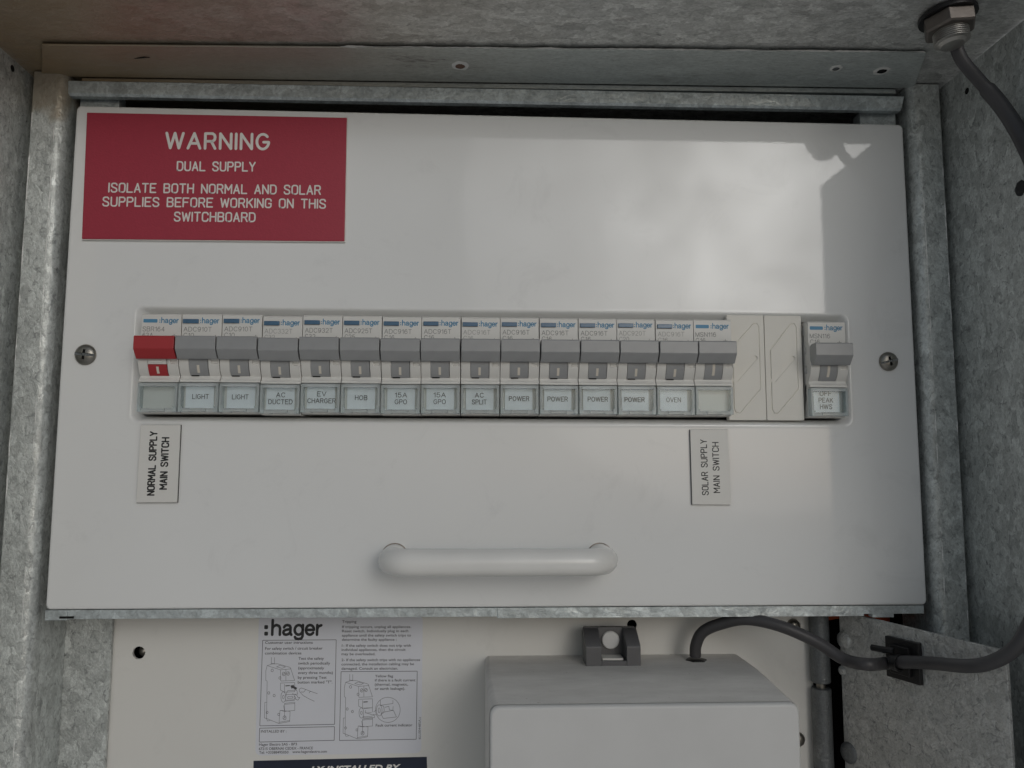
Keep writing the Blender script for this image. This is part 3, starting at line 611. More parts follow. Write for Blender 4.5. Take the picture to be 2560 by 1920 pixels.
# ------------------------------------------------------------------ circuit breakers
BW, BH = 17.45, 44.2
def drum(off):                                              # curved front of the toggle drum, (y, z)
    return [(-8.0 - off, 24.2), (-7.95 - off, 22.8), (-7.6 - off, 21.2), (-6.95 - off, 19.6), (-6.1 - off, 18.1), (-5.2 - off, 17.0), (-4.7 - off, 16.5)]
body_prof = [(30, 44.2), (-5.0, 44.2), (-6.0, 43.4), (-6.0, 34.2), (-7.0, 32.5), (-7.0, 26.0)] + drum(0) + \
            [(-4.7, 16.1), (-4.9, 15.6), (-5.4, 14.9), (-6.0, 14.5), (-6.0, 13.6), (-3.0, 13.5), (-3.0, 0.6), (-3.0, 0.0), (30, 0.0)]
def body_mesh(side_holes=False, slit=True):
    m = MB(); m.prx(body_prof, 0.08, BW)
    o = m.build('tmp', [M_body, M_slot], None)
    c = MB(); c.box(14.2, 17.0, -9, -7.2, 21.6, 23.4); cut(o, c)
    c = MB(); c.box(4.3, 12.7, -9, -3.6, 16.5, 24.6); cut(o, c)
    if side_holes:
        for hy, hz, ry, rz in ((0.2, 41.7, .9, 1.4), (0.2, 36.4, 1.5, 1.9), (-2.6, 31, .9, 1.8), (-2.2, 22.0, 1.4, 1.9)):
            c = MB(); c.prx([(hy + ry * math.cos(a), hz + rz * math.sin(a)) for a in [2 * math.pi * i / 16 for i in range(16)]], -1, 0.9); cut(o, c)
        for hy, hz, w, h in ((-1.0, 15.0, 1.2, .35), (-1.2, 2.6, .8, .5), (-1.0, 9, .15, 5.5)):
            c = MB(); c.box(-1, 0.7, hy - w, hy + w, hz - h, hz + h); cut(o, c)
    me = o.data; bpy.data.objects.remove(o); return me
ME = {}
ME['body'] = body_mesh(); ME['body_msn'] = body_mesh(True)
def toggle_mesh(mats, off):
    m = MB()
    m.prx([(-13.2, 33.1), (-13.6, 32.6), (-13.7, 27.4), (-13.4, 26.9), (-10.2, 23.4), (-9.6, 23.3), (-6.2, 25.4), (-6.2, 29.5), (-7.4, 32.4), (-9, 33.1)], 0.2, BW - 0.1)
    me = m.mesh('toggle', mats); return me
def drum_mesh(mt):
    m = MB(); d = drum(0.05); m.prx(d + [(-2, 16.5), (-2, 24.2)], 4.4, 12.5)
    return m.mesh('toggle_drum', [mt])
def red_drum_mesh(mt):
    m = MB(); d = [p for p in drum(0.05) if p[1] < 21.3]; m.prx(d + [(-2, 16.5), (-2, 21.2)], 4.4, 12.5); return m.mesh('toggle_drum', [mt])
def white_flap_mesh():
    m = MB(); m.prx([(-8.15, 24.2), (-8.1, 22.8), (-7.7, 21.3), (-3, 21.3), (-3, 24.2)], 4.4, 12.5)
    m.prx([(-8.3, 23.0), (-8.15, 21.9), (-7, 21.9), (-7, 23.0)], 5.3, 10.6); return m.mesh('drum_flap', [M_body])
ME['toggle'] = toggle_mesh([M_grey], 0); ME['toggle_red'] = toggle_mesh([M_red], 0)
ME['drum'] = drum_mesh(M_grey); ME['drum_red'] = red_drum_mesh(M_red); ME['flap'] = white_flap_mesh()
def mark_mesh(z0, z1, x0, x1):
    m = MB(); n = 6
    def dy(z):
        d = drum(0.05)
        for (ya, za_), (yb, zb_) in zip(d, d[1:]):
            if zb_ <= z <= za_: return yb + (ya - yb) * (z - zb_) / (za_ - zb_)
        return d[-1][0]
    zs = [z0 + (z1 - z0) * i / n for i in range(n + 1)]
    m.loft([[(x0, dy(z) - .06, z), (x1, dy(z) - .06, z)] for z in zs], closed=False); return m.mesh('indicator_mark', [M_mark])
ME['mark'] = mark_mesh(17.7, 21.0, 7.8, 8.9); ME['mark_red'] = mark_mesh(17.4, 20.3, 7.9, 9.0); ME['mark_high'] = mark_mesh(18.2, 23.2, 7.8, 9.0)
m = MB(); m.box(4.9, 8.2, -5.1, -4.4, 16.32, 16.75); ME['slit'] = m.mesh('drum_gap', [M_slot])
def prot(x0, x1, z0, z1, y0, y1, bw=0): m = MB(); m.box(x0, x1, y0, y1, z0, z1); return m
# the clear hinged window over the label
m = MB(); t_ = 0.5
m.prx([(-6.4, 2.1), (-6.9, 11.7), (-6.4, 11.7), (-5.9, 2.1)], 0.9, 16.6); ME['win'] = m.mesh('label_window', [M_clear])
m = MB()
for x0, x1 in ((0.25, 1.3), (16.1, 17.2)): m.box(x0, x1, -6.8, -3.05, 0.5, 13.1)
m.box(1.32, 16.08, -6.8, -3.1, 11.75, 13.1)
m.box(1.32, 5.0, -6.6, -3.1, 0.5, 2.05); m.box(12.2, 16.08, -6.6, -3.1, 0.5, 2.05); m.box(5.1, 12.1, -7.0, -3.1, 0.7, 1.9)
ME['rim'] = m.mesh('window_rim', [M_rim])
m = MB()
for x0, x1 in ((0.35, 1.9), (15.6, 17.1)): m.box(x0, x1, -7.0, -6.0, 0.5, 2.9)
ME['peg'] = m.mesh('window_hinge', [M_peg])
def breaker(x, dz, kind, model, rating, lab, label, ink, labdx=0, rot=0.0):
    root = thing('circuit_breaker', (x, 0, 84.9 + dz), label, 'circuit breaker', 'circuit breakers in one row')
    red = kind == 'main'; flat = kind != 'rcbo'
    place(ME['body_msn' if kind == 'mcb' else 'body'], 'breaker_body', root, bevel=0.22)
    tg = place(ME['toggle_red' if red else 'toggle'], 'toggle_handle', root, bevel=0.25)
    dr = place(ME['drum_red' if red else 'drum'], 'toggle_drum', root)
    place(ME['mark_red' if red else ('mark_high' if kind == 'mcb' else 'mark')], 'indicator_mark', dr)
    if red: place(ME['flap'], 'drum_flap', root, bevel=0.2)
    if kind == 'rcbo': place(ME['slit'], 'drum_gap', root)
    off = WORLD[root.name]
    j = random.uniform(-.15, .15)
    zz = 40.0 + random.uniform(-.2, .2)
    if flat:
        m = MB(); m.pry(rrect(1.0, 7.1, zz + .15, zz + 1.75, .35), -6.06, -6.0); place(m.mesh('printed_bar', [M_blue]), 'printed_bar', root)
    else:
        m = MB(); m.box(0.7 + j, 7.5 + j, -6.85, -5.9, zz - .15, zz + 1.75); place(m.mesh('test_button', [M_btn]), 'test_button', root, bevel=0.2)
    m = MB(); jj = j * .5
    stroke_xz(m, 'hager', 8.95 + jj, 16.2 + jj, zz + .1, 2.35, .42, -6.05, 0, 1.2)
    for cz_ in (.25, 1.2): m.box(7.95 + jj, 8.4 + jj, -6.06, -6.03, zz + cz_ - .1, zz + cz_ + .35)
    place(m.mesh('brand_lettering', [M_blue]), 'brand_lettering', root)
    m = MB(); z1 = zz - 3.7
    stroke_xz(m, model, 1.05 + j, 1.05 + j + (9.3 if flat else 12.0), z1, 1.95, .2, -6.05); stroke_xz(m, rating, 1.1 + j, 1.1 + j + len(rating) * 1.45, z1 - 2.75, 1.95, .2, -6.05)
    if kind == 'rcbo':
        stroke_xz(m, 'A', 14.4, 15.4, z1 - 2.9, 1.3, .14, -6.05)
    else:
        m.ribbon([(14.6, z1 - 2.6), (14.6, z1 - 1.2)], .18, -6.05, 0, False); m.ribbon([(13.6, z1 - 1.9), (15.6, z1 - 1.9)], .18, -6.05, 0, False); m.ribbon([(13.6, z1 - 2.8), (14.5, z1 - 2.3)], .16, -6.05, 0, False)
    place(m.mesh('model_lettering', [ink]), 'model_lettering', root)
    if lab:
        px0, px1 = 2.35 + labdx, 14.75 + labdx
        m = MB(); n = 8; amp = random.uniform(-.25, .25)
        m.loft([[(px0 + (px1 - px0) * i / n, -3.75 - amp * math.sin(i / n * math.pi), z) for i in range(n + 1)] for z in (2.3, 13.2)], closed=False)
        ins = place(m.mesh('label_insert', [M_paper]), 'label_insert', root)
        m = MB(); cxm = (px0 + px1) / 2 + random.uniform(-.3, .5); nl = len(lab)
        for i, s in enumerate(lab):
            wdt = {1: .8, 2: 1.9, 3: 1.75}.get(len(s), 1.62) * len(s) * 1.0
            if s == 'LIGHT': wdt = 7.0
            if s in ('POWER',): wdt = 8.9
            if s in ('SPLIT',): wdt = 6.4
            if s in ('CHARGER',): wdt = 12.2
            if s in ('DUCTED',): wdt = 10.4
            if s in ('OFF', 'HWS'): wdt = 5.4
            base = {1: 6.4, 2: 7.9 - 3.05 * i, 3: 9.9 - 3.0 * i}[nl]
            stroke_xz(m, s, cxm - wdt / 2, cxm + wdt / 2, base, 1.95, .27, -4.05)
        place(m.mesh('label_lettering', [M_label_ink]), 'label_lettering', ins)
    place(ME['win'], 'label_window', root, bevel=0.12); place(ME['rim'], 'window_rim', root); place(ME['peg'], 'window_hinge', root)
    root.rotation_euler[1] = R(rot)
    return root
A916 = 'ADC916T'
rows = [('main', 'SBR164', '63A', None, 'red-handled main switch at the left end of the breaker row, its label window empty', M_ink, 0),
        ('rcbo', 'ADC910T', 'C10', ['LIGHT'], 'grey breaker labelled LIGHT directly beside the red main switch', M_ink, -.1),
        ('rcbo', 'ADC910T', 'C10', ['LIGHT'], 'grey breaker labelled LIGHT directly left of the AC DUCTED breaker', M_ink, .2),
        ('rcbo', 'ADC332T', 'C32', ['AC', 'DUCTED'], 'grey breaker labelled AC DUCTED with a wider pale-marked drum', M_faint, -.2),
        ('rcbo', 'ADC932T', 'C32', ['EV', 'CHARGER'], 'grey breaker labelled EV CHARGER between AC DUCTED and HOB', M_ink, 0),
        ('rcbo', 'ADC925T', 'C25', ['HOB'], 'grey breaker labelled HOB beside the EV CHARGER breaker', M_ink, .1),
        ('rcbo', A916, 'C16', ['15A', 'GPO'], 'grey breaker labelled 15A GPO directly beside the HOB breaker', M_ink, .2),
        ('rcbo', A916, 'C16', ['15A', 'GPO'], 'grey breaker labelled 15A GPO directly left of the AC SPLIT breaker', M_ink, 0),
        ('rcbo', A916, 'C16', ['AC', 'SPLIT'], 'grey breaker labelled AC SPLIT between 15A GPO and POWER', M_faint, 0),
        ('rcbo', A916, 'C16', ['POWER'], 'grey breaker labelled POWER directly right of AC SPLIT', M_ink, -.1),
        ('rcbo', A916, 'C16', ['POWER'], 'second of four POWER breakers counted from AC SPLIT', M_ink, -.1),
        ('rcbo', A916, 'C16', ['POWER'], 'third of four POWER breakers counted from AC SPLIT', M_ink, -.1),
        ('rcbo', 'ADC920T', 'C20', ['POWER'], 'C20 breaker labelled POWER directly left of the OVEN breaker', M_faint, -.2),
        ('rcbo', A916, 'C16', ['OVEN'], 'grey breaker labelled OVEN near the right end of the main row', M_faint, -.2),
        ('mcb', 'MSN116', 'C16', None, 'grey-handled breaker with an empty label window, against the cream blanks', M_ink, 0)]
for i, (kd, mo, ra, lb, ds, ink, dx) in enumerate(rows):
    breaker(-158.2 + 17.65 * i, random.uniform(-.15, .15) - (0.5 if i == 3 else 0), kd, mo, ra, lb, ds, ink, dx, random.uniform(-.15, .15))
breaker(141.9, -0.2, 'mcb', 'MSN116', 'C16', ['OFF', 'PEAK', 'HWS'], 'separate breaker labelled OFF PEAK HWS, right of the cream blanks', M_ink, -.3)

# ------------------------------------------------------------------ cream blanking covers
def blank(x0, label):
    t = thing('blanking_cover', (x0, 0, 83.5), label, 'blanking cover', 'cream blanking covers')
    x1 = x0 + 17.45; z0, z1 = 83.4, 132.2
    m = MB(); m.pry(rrect(x0, x1, z0, z1, 0.7, 4), -1.1, 3); pl = m.build('cover_plate', M_cream, t)
    dz = 1.2 if x0 > 110 else 0
    P = [(x0 + 2.2, 117.3 - dz), (x0 + 12.5, 128.4), (x0 + 14.2, 128.6), (x0 + 15.2, 127.0), (x0 + 15.2, 97.8), (x0 + 5.2, 86.6), (x0 + 3.2, 86.4), (x0 + 2.2, 88.0)]
    c = MB(); c.pry([(a, b) for a, b in P], -4, -0.72)
    cut(pl, c)
    P2 = []
    cxm = sum(p[0] for p in P) / 8; czm = sum(p[1] for p in P) / 8
    for a, b in P: P2.append((cxm + (a - cxm) * 0.925, czm + (b - czm) * 0.975))
    m = MB(); m.pry(P2, -1.25, 0.9); isl = m.build('raised_field', M_cream, t)
    a, b = Vector((x0 + 3.6, 101.9)), Vector((x0 + 12.9, 112.2)); d = (b - a).normalized(); nn = Vector((-d.y, d.x)); r = 1.1
    slot = []
    an = math.atan2(d.y, d.x)
    slot += [(b.x + r * math.cos(an + R(q)), b.y + r * math.sin(an + R(q))) for q in range(-90, 91, 20)]
    slot += [(a.x + r * math.cos(an + R(q)), a.y + r * math.sin(an + R(q))) for q in range(90, 271, 20)]
    c = MB(); c.pry(slot, -3, -0.1); cut(isl, c)
    for o in (pl, isl):
        md = o.modifiers.new('bevel', 'BEVEL'); md.width = 0.18 * MM; md.segments = 2; md.limit_method = 'ANGLE'; md.angle_limit = R(40)
    return t
blank(105.8, 'cream blanking cover with a diagonal slot, beside the empty-labelled breaker')
blank(123.5, 'cream blanking cover with a diagonal slot, beside the OFF PEAK HWS breaker')

# ------------------------------------------------------------------ lower meter panel
low = thing('lower_panel', (-13, 30, -160), 'cream painted lower panel set back under the white switchboard', 'panel')
m = MB(); m.box(-180.9, 153.6, 30, 31.6, -170, -3); lp = m.build('panel_sheet', M_lower, low)
h = at(347, 1632, 30)
c = MB(); c.lathe((h.x, 26, h.z), (0, 1, 0), [(2.9, 0), (2.9, 10)], 24); cut(lp, c)
m = MB(); m.lathe((h.x + .9, 39, h.z), (0, -1, 0), [(2.6, 0), (2.6, 5), (1.6, 6.3), (.2, 6.8)], 20); m.build('hidden_bolt', M_screw, low)
h2 = at(1580, 1562, 30)
c = MB(); c.lathe((h2.x, 26, h2.z), (0, 1, 0), [(2.4, 0), (2.4, 10)], 20); cut(lp, c)
for px, py in ((1985, 1566), (1996, 1850)):
    s = at(px, py, 29); m = MB(); m.lathe((s.x, 30, s.z), (0, -1, 0), [(3.5, 0), (3.4, .7), (2.9, 1.6), (1.9, 2.3), (.2, 2.6)], 24); m.build('domed_screw', M_screw, low, angle=60)

# instruction sticker
K7 = 3.95
def p7(x, y): return (600 + x / K7, 1500 + y / K7)
ys = 29.93
st = thing('instruction_sticker', tuple(at(845, 1886, ys)), 'white instruction sticker with breaker drawings on the cream lower panel', 'sticker')
cs = [at(*p7(*p), ys) for p in ((150, 1537), (1790, 1512), (1805, 150), (187, 150))]
def quad_round(c, r):
    o = []
    for i in range(4):
        p = c[i]; a = (c[i - 1] - p).normalized(); b = (c[(i + 1) % 4] - p).normalized()
        for k in range(6):
            t = k / 5; q0, q1, q2_ = p + a * r, p, p + b * r
            o.append((1 - t) ** 2 * q0 + 2 * t * (1 - t) * q1 + t * t * q2_)
    return o
m = MB(); m.pry([(p.x, p.z) for p in quad_round(cs, 3.0)], ys, 29.995); m.build('sticker_sheet', M_sticker, st)
yp = ys - 0.03
m = MB(); stroke_px(m, 'hager', p7(318, 343), p7(800, 343), 36.5, yp, 7.0, 0, 1.15)
for r0 in ((240, 248, 276, 288), (240, 313, 276, 352)):
    a, b = at(*p7(r0[0], r0[1]), yp), at(*p7(r0[2], r0[3]), yp)
    m.pry([(u, v) for u, v in rrect(a.x, b.x, b.z, a.z, .45, 3)], yp, yp + .01)
m.build('logo_lettering', M_black_ink, st)
m = MB(); tl = yp
for s, x0, y0, x1, y1, hh in (
  ('Customer user intructions', 248, 433, 718, 432, 6.6), ('For safety switch / circuit breaker', 248, 492, 816, 489, 6.6), ('combination devices', 246, 538, 606, 537, 6.6),
  ('Test the safety', 577, 590, 828, 590, 6.6), ('switch periodically', 575, 637, 890, 637, 6.6), ('(approximately', 574, 684, 830, 684, 6.6), ('every three months)', 573, 731, 917, 730, 6.6),
  ('by pressing Test', 571, 778, 855, 777, 6.6), ('button marked "T".', 570, 825, 912, 823, 6.6),
  ('Tripping', 1008, 226, 1150, 226, 6.6), ('If tripping occurs, unplug all appliances.', 1008, 277, 1690, 276, 6.2), ('Reset switch. Individually plug in each', 1007, 319, 1662, 317, 6.2),
  ('appliance until the safety switch trips to', 1006, 361, 1688, 360, 6.2), ('determine the faulty appliance :', 1006, 403, 1546, 402, 6.2),
  ('1- If the safety switch does not trip with', 1005, 462, 1687, 461, 6.2), ('individual appliances, then the circuit', 1003, 503, 1635, 502, 6.2), ('may be overloaded.', 1002, 545, 1336, 545, 6.2),
  ('2- If the safety switch trips with no appliances', 1002, 604, 1778, 602, 6.2), ('connected, the installation cabling may be', 1001, 646, 1718, 643, 6.2), ('damaged. Consult an electrician.', 1001, 689, 1560, 687, 6.2),
  ('Yellow flag', 1333, 763, 1512, 763, 6.2), ('if there is a fault current', 1332, 804, 1732, 803, 6.2), ('(thermal, magnetic,', 1331, 846, 1660, 845, 6.2), ('or earth leakage).', 1330, 888, 1630, 886, 6.2),
  ('Fault current indicator', 1340, 1250, 1702, 1247, 6.4), ('INSTALLED BY :', 206, 1309, 458, 1308, 6.2), ('Hager Electro SAS - BP3', 188, 1440, 562, 1435, 6.4),
  ('67215 OBERNAI CEDEX - FRANCE', 186, 1482, 720, 1474, 6.4), ('Tel: +33388495050', 188, 1519, 478, 1515, 6.4), ('www.hagerelectro.com', 517, 1512, 858, 1507, 6.4)):
    text_px(m, s, p7(x0, y0), p7(x1, y1), hh, tl, bold=0.012)
m.build('lettering', M_dim_ink, st)
m = MB(); text_px(m, '6LL004485A.c', p7(1785, 1375), p7(1785, 1155), 5.8, tl); m.build('code_lettering', M_dim_ink, st)
m = MB()
def line7(pts, w=1.0):
    q_ = [at(*p7(*p), yp) for p in pts]; m.ribbon([(a.x, a.z) for a in q_], w * .2, yp, 0, False)
def circ7(cx_, cy_, r, w=1.0, ry=None, n=20):
    line7([(cx_ + r * math.cos(2 * math.pi * i / n), cy_ + (ry or r) * math.sin(2 * math.pi * i / n)) for i in range(n + 1)], w)
line7([(224, 398), (950, 393), (934, 1228), (196, 1243), (224, 398)], 1.2)
line7([(194, 1266), (933, 1251), (930, 1386), (190, 1403), (194, 1266)], 1.2)
line7([(998, 708), (1750, 703), (1740, 1375), (982, 1387), (998, 708)], 1.2)
def little_breaker(dx, dy, k=1.0, open_=False):
    T = lambda pts: [(265 + (x - 265) * k + dx, 640 + (y - 640) * k + dy) for x, y in pts]
    for pts in ([(268, 648), (400, 690), (402, 800), (540, 795), (505, 690)], [(268, 648), (320, 632), (370, 630), (495, 665), (505, 690)], [(400, 690), (505, 680)], [(453, 685), (453, 795)], [(268, 648), (255, 700), (255, 795), (268, 800), (262, 1170), (385, 1220), (395, 1090)],
                [(400, 820), (540, 815), (541, 905), (440, 910), (400, 890), (400, 820)], [(440, 830), (440, 910)], [(245, 1010), (262, 1010)], [(245, 1010), (242, 1165), (262, 1170)], [(262, 1170), (270, 1195), (300, 1190)],
                [(440, 1020), (541, 1010), (541, 1090), (440, 1100), (440, 1020)], [(430, 1040), (440, 1100), (395, 1090)], [(395, 1090), (495, 1100), (490, 1200), (385, 1220)], [(385, 1208), (490, 1190)], [(440, 1000), (541, 990)], [(440, 1030), (541, 1022)], [(440, 1100), (440, 1160)],
                [(310, 565), (310, 630)], [(340, 567), (340, 632)], [(303, 625), (345, 630)], [(360, 660), (395, 645), (450, 660), (415, 675), (360, 660)]):
        line7(T(pts), .75)
    for x, y, r in ((318, 695, 14), (394, 770, 13), (284, 918, 13), (337, 944, 13), (432, 730, 18), (474, 726, 18), (440, 1163, 20), (268, 1110, 12), (382, 1130, 12)):
        (a, b), = T([(x, y)]); circ7(a, b, r * k * .8, .9, r * k, 12)
    for x, y in ((432, 730), (474, 726), (440, 1163)):
        (a, b), = T([(x, y)]); line7([(a - 8, b + 8), (a + 8, b - 8)], 1.0)
    (a, b), = T([(428, 958)]); circ7(a, b, 24 * k, .8, 52 * k, 18); circ7(a, b, 9 * k, .8, 18 * k, 12)
    if not open_:
        for pts in ([(455, 935), (470, 895), (560, 890), (570, 930), (455, 935)], [(455, 935), (450, 990), (535, 985), (535, 940)], [(470, 955), (520, 952), (520, 970), (470, 972), (470, 955)]): line7(T(pts), .75)
    else:
        for pts in ([(452, 915), (540, 905), (540, 950)], [(470, 930), (470, 960), (530, 955)], [(455, 990), (445, 1010), (560, 1005), (560, 985), (470, 955)]): line7(T(pts), .75)
    line7(T([(450, 845), (490, 842), (490, 848), (450, 851), (450, 845)]), 1.1)
little_breaker(0, 0); little_breaker(775, 165, .975, True)
line7([(765, 925), (700, 903), (640, 880), (605, 868), (585, 880), (588, 905), (625, 945), (690, 980), (735, 1000)], .8); line7([(600, 908), (628, 910), (650, 885), (640, 880)], .8); line7([(683, 920), (690, 905), (705, 902)], .8)
line7([(515, 925), (560, 940), (575, 965), (592, 962), (572, 990), (540, 975), (553, 968), (535, 945)], .9)
q_ = [at(*p7(*p), yp) for p in ((497, 845), (535, 838), (530, 848), (565, 868), (553, 888), (518, 868), (512, 880))]; m.pry([(a.x, a.z) for a in q_], yp - .01, yp)
circ7(1460, 1085, 122, .8, 124, 40); line7([(1320, 1105), (1345, 1088)], .8); line7([(1310, 1130), (1345, 1135)], .8)
for pts in ([(1385, 990), (1388, 1040), (1510, 1022), (1510, 990)], [(1388, 1040), (1420, 1050), (1425, 1100), (1390, 1120)], [(1430, 1060), (1470, 1050), (1475, 1085), (1510, 1090), (1512, 1050)], [(1395, 1130), (1415, 1170), (1545, 1155), (1515, 1090), (1430, 1105), (1395, 1130)]): line7(pts, .8)
circ7(1375, 1090, 28, .8, 55); circ7(1375, 1090, 10, .8, 24)
m.build('line_drawing', M_dim_ink, st)

nv = thing('navy_sticker', tuple(at(850, 1960, ys)), 'navy blue sticker with white INSTALLED BY lettering under the instruction sticker', 'sticker')
cn = [at(*p, ys) for p in ((630, 2040), (1071, 2030), (1067, 1892), (633.7, 1902))]
m = MB(); m.hexa([(p.x, p.z) for p in cn], ys, 29.995); m.build('sticker_sheet', M_navy, nv)
m = MB(); text_px(m, 'LY INSTALLED BY', (776, 1932), (1002, 1926), 15, ys - .03, bold=0.03, shear=0.25); m.build('lettering', M_signwhite, nv)

# ------------------------------------------------------------------ meter cover
mt = thing('meter_cover', (55, 30, -160), 'light grey plastic meter cover with dusty top on the lower panel', 'meter cover')
def cover_loop(y, x0, x1, z1, r):
    return [(x0, y, -168), (x0, y, z1 - r)] + [(x0 + r - r * math.cos(R(a)), y, z1 - r + r * math.sin(R(a))) for a in (22, 45, 68)] + [(x0 + r, y, z1), (x1 - r, y, z1)] + [(x1 - r + r * math.sin(R(a)), y, z1 - r + r * math.cos(R(a))) for a in (22, 45, 68)] + [(x1, y, z1 - r), (x1, y, -168)]
lo = [cover_loop(29.9, -4.8, 117.5, -27.6, 2.2), cover_loop(0, -5.0, 117.0, -27.2, 2.2), cover_loop(-22, -4.6, 115.6, -27.2, 2.6), cover_loop(-49.2, -4.2, 114.0, -27.6, 3.2)]
m = MB(); m.loft(lo, 0, False, False); m.build('cover_hood', M_dusty, mt, angle=50, flat=True)
lo = [cover_loop(-49.2, -4.1, 113.9, -27.7, 3.2), cover_loop(-50.6, -4.1, 113.9, -27.7, 3.2), cover_loop(-51.4, -3.7, 113.5, -28.1, 3.2), cover_loop(-51.7, -2.9, 112.7, -28.9, 3.0)]
m = MB(); m.loft(lo, 0, False, True); m.build('cover_face', M_meter, mt, angle=60, flat=True)
# sealing lug at the back of the hood
def U(px, py, y): v = at(px, py, y); return v.x, v.z
x0, _ = U(1460, 1600, 12); x1, _ = U(1597, 1600, 12)
m = MB(); zb, zt = -27.8, -12.5
m.pry([(x0 + .5, zb), (x0, zt - 2), (x0 + .6, zt + .3), (x1 - .6, zt + .3), (x1, zt - 2), (x1 - .5, zb)], 17.5, 20)
for xa, xb in ((x0 + .2, x0 + 7.3), (x1 - 6.6, x1 - .2)):
    m.prx([(19, zt), (17, zt), (7.5, zt - 5.5), (6.8, zt - 6.5), (6.8, zb + .2), (19, zb + .2)], xa, xb)
m.box(x0 + 7.3, x1 - 6.6, 7.0, 9, zb + .3, zb + 2.6); m.box(x0 + 7.3, x1 - 6.6, 9, 18, zb + .3, zb + .8)
lug = m.build('sealing_lug', M_lug, mt, bevel=0.35)
xm, zm = U(1527, 1601, 16)
m = MB(); m.lathe((xm, 17.6, zm), (0, -1, 0), [(4.1, 0), (4.1, 1.0), (3.7, 1.5), (.1, 1.6)], 28); m.build('seal_cap', M_meter, lug)
m = MB(); m.box(xm - 4.8, xm + 4.6, 10, 17.4, zb + 1.0, zb + 3.2); m.build('seal_body', M_body, lug)
g = at(1740, 1622, 17)
m = MB(); m.lathe((g.x, 17, -28.2), (0, 0, 1), [(5.2, 0), (5.0, 1.2), (3.4, 1.6)], 6); m.build('cable_grommet', M_nylon, mt, bevel=.3)

# ------------------------------------------------------------------ hinged side bracket and hinge barrel
hb = thing('hinged_bracket', (172, -15, -160), 'pitted galvanised bracket plate hinged beside the lower panel', 'bracket')
A, B = Vector((163.5, 21)), Vector((192.5, -57)); d = (B - A).normalized(); nn = Vector((d.y, -d.x)) * 1.0
if nn.x > 0: nn = -nn
def onplate(u, z, o=0.0):                                   # u mm along the plate from the hinge side, o proud of it
    q_ = A + d * u + nn * o; return Vector((q_.x, q_.y, z))
LEN = (B - A).length
m = MB(); pp = [(0, -6.4), (3, -6.0), (LEN, -7.6), (LEN, -170), (0, -170)]
m.prism(pp, lambda p: onplate(p[0], p[1], 0), lambda p: onplate(p[0], p[1], -1.8)); m.build('bracket_plate', M_plate, hb, bevel=.4)
def hit(px, py, o=0.0):
    dd = Rm @ Vector(((px - 1280) / CF, 1.0, -(py - 960) / CF)); n3 = Vector((nn.x, nn.y, 0)); p0 = onplate(0, 0, o); c0 = Vector((cx, cy, cz))
    t = (p0 - c0).dot(n3) / dd.dot(n3); return c0 + dd * t
for px, py, r in ((2110, 1600, 4.1), (2122, 1882, 4.9), (2106, 1676, 2.2)):
    q_ = hit(px, py); m = MB(); m.lathe(q_, (nn.x, nn.y, 0), [(r, -.1), (r * .97, .5), (r * .7, 1.2), (r * .3, 1.5), (.1, 1.55)], 22); m.build('rivet', M_plate if r < 4.5 else M_tube, hb, angle=60)
tb = at(2052, 1700, 26)
m = MB(); r_t = 4.6
m.lathe((tb.x, 26, -170), (0, 0, 1), [(r_t, 0), (r_t, 170 - 78.5), (r_t - .4, 170 - 78)], 24)
m.build('hinge_barrel', M_tube, hb)
for z0, z1 in ((-76, -38.5), (-36.2, -2)):
    pass
m = MB(); zj = at(2052, 1712, 26).z
m.lathe((tb.x, 26, zj + 1.2), (0, 0, 1), [(r_t - .4, 0), (r_t, .4), (r_t, 36)], 24); m.build('hinge_barrel', M_tube, hb)
m = MB(); m.lathe((tb.x, 26, -170), (0, 0, 1), [(2.2, 0), (2.2, 190 - 30)], 16); m.build('hinge_pin', M_screw, hb)
m = MB(); m.lathe((tb.x, 26, -80), (0, 0, 1), [(r_t, 0), (r_t, zj - 1.2 + 80 - .4), (r_t - .4, zj - 1.2 + 80)], 24); m.build('hinge_barrel', M_tube, hb)

# cable tie mount on the plate
q_ = hit(2264, 1649)
tm = thing('cable_tie_mount', tuple(q_), 'square black cable tie mount on the galvanised bracket holding the cable', 'cable mount')
uu = (Vector((q_.x, q_.y)) - A).dot(d)
m = MB(); hs = 8.7
pl4 = [(uu - hs, q_.z - hs), (uu + hs, q_.z - hs), (uu + hs, q_.z + hs), (uu - hs, q_.z + hs)]
m.prism(pl4, lambda p: onplate(p[0], p[1], .05), lambda p: onplate(p[0], p[1], 2.2))
m.prism([(uu - 5, q_.z - 6), (uu + 5, q_.z - 6), (uu + 5, q_.z + 6), (uu - 5, q_.z + 6)], lambda p: onplate(p[0], p[1], 2.2), lambda p: onplate(p[0], p[1], 4.0))
m.build('mount_base', M_nylon, tm, bevel=.4)
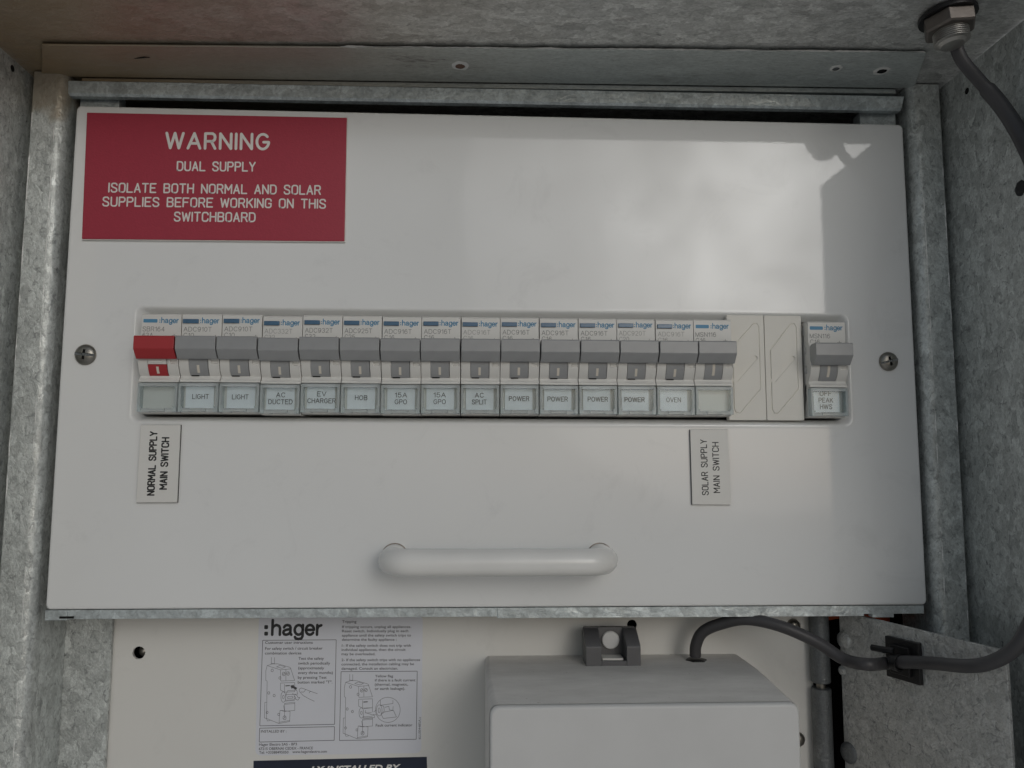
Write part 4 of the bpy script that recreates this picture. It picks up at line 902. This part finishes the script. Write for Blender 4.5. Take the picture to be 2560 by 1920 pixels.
# the cable: gland, loop outside the opening, tie mount, meter hood
Z1 = [tuple(at(1738, 1640, 17)), tuple(at(1740, 1612, 16)), tuple(at(1757, 1580, 14)), tuple(at(1800, 1560, 10)), tuple(at(1865, 1548, 4)), tuple(at(1950, 1565, -2)), tuple(at(2040, 1604, -6)), tuple(at(2110, 1648, -12)), tuple(at(2170, 1661, -22))]
Z2 = [tuple(hit(2215, 1658, 6.6)), tuple(hit(2262, 1655, 6.8)), tuple(hit(2330, 1658, 6.8)), tuple(at(2420, 1665, -55)), tuple(at(2480, 1655, -64)), tuple(at(2536, 1622, -70)), tuple(at(2575, 1560, -72)), tuple(at(2640, 1420, -74))]
Z3 = [(209.5, -70, 20), (210, -72, 80), (210, -68, 140), tuple(at(2618, 500, -69)), tuple(at(2582, 405, -60)), tuple(at(2541, 322, -54)), tuple(at(2498, 258, -52)), tuple(at(2445, 198, -52)), tuple(at(2405, 150, -53)), tuple(at(2386, 104, -54))]
pth = smooth_path(Z1 + Z2 + Z3, 9); n_ = len(pth)
rad = []
for i, p in enumerate(pth):
    u_ = i / 9 - len(Z1) - len(Z2)
    rad.append(2.6 if u_ > 6.6 else (3.2 if u_ > 6.5 else (3.2 if u_ > 0 else 2.65)))
m = MB(); m.tube(pth, rad, 18)
tag(m.build('power_cable', M_cable, None, Z1[0], angle=60), 'black round cable looping from the top gland to the meter cover', 'cable')
m = MB(); lp_ = []
cc_ = hit(2243, 1657, 6.8); t3 = Vector((d.x, d.y, 0)); n3 = Vector((nn.x, nn.y, 0)); up3 = Vector((0, 0, 1))
for k in range(21):
    a = 2 * math.pi * k / 20; lp_.append([cc_ + (n3 * math.cos(a) + up3 * math.sin(a)) * rr + t3 * w for rr, w in ((2.75, -1.6), (3.5, -1.6), (3.5, 1.6), (2.75, 1.6))])
m.loft(lp_)
e0 = cc_ + up3 * 4.5 - t3 * 1.6
m.tube([e0, e0 - t3 * 5 + n3 * 2, e0 - t3 * 9 + n3 * 3], 1.4, 6)
m.build('cable_tie', M_nylon, tm)

# ------------------------------------------------------------------ gland in the top
gx, gy, gz = (zplane(2370, 58, 243.5).x, zplane(2370, 58, 243.5).y, zc(188) + 1)
gd = thing('cable_gland', (gx, gy, gz), 'nickel brass hexagonal cable gland in the top right corner of the box', 'cable gland')
axis = Vector((0.09, -0.03, -1)).normalized(); gp = Vector((gx, gy, gz))
m = MB(); m.lathe(gp + Vector((0, 0, -.1)), axis, [(11.2, 0), (11.2, 1.6)], 24); m.build('seal_washer', M_nylon, gd)
m = MB(); m.lathe(gp, axis, [(9.9, 1.6), (10.4, 2.1), (10.4, 6.9), (9.6, 7.7), (8.0, 7.9)], 6); hx = m.build('hexagon_nut', M_brass, gd, bevel=.5)
m = MB(); pr = []
for k in range(6): pr += [(6.2, 7.6 + k * .8), (6.8, 7.9 + k * .8), (6.8, 8.1 + k * .8), (6.2, 8.4 + k * .8)]
pr += [(5.6, 12.6), (4.6, 13.8), (3.2, 14.2)]
m.lathe(gp, axis, pr, 28); m.build('threaded_collar', M_thread, gd, angle=25)

# ------------------------------------------------------------------ small odds and ends
m = MB(); q0, q1 = at(2085, 1535, 48), at(2160, 1537, 44)
m.tube(smooth_path([q0 - Vector((10, 0, 2)), q0, (q0 + q1) / 2 + Vector((0, 0, 1)), q1, q1 + Vector((12, 0, -2))]), 2.6, 12)
tag(m.build('orange_cable', M_orange, None, tuple(q0), angle=60), 'short length of orange cable peeking out under the panel corner', 'cable')
cl = at(2557, 473, -49.5)
m = MB(); m.lathe(cl + Vector((4, 0, 0)), (-1, -.25, .1), [(4.4, -10), (4.6, 3), (4.0, 5), (2.6, 6.2)], 8)
tag(m.build('cable_clip', M_nylon, None, tuple(cl), bevel=.4), 'black nylon cable clip on the right steel side wall', 'clip')
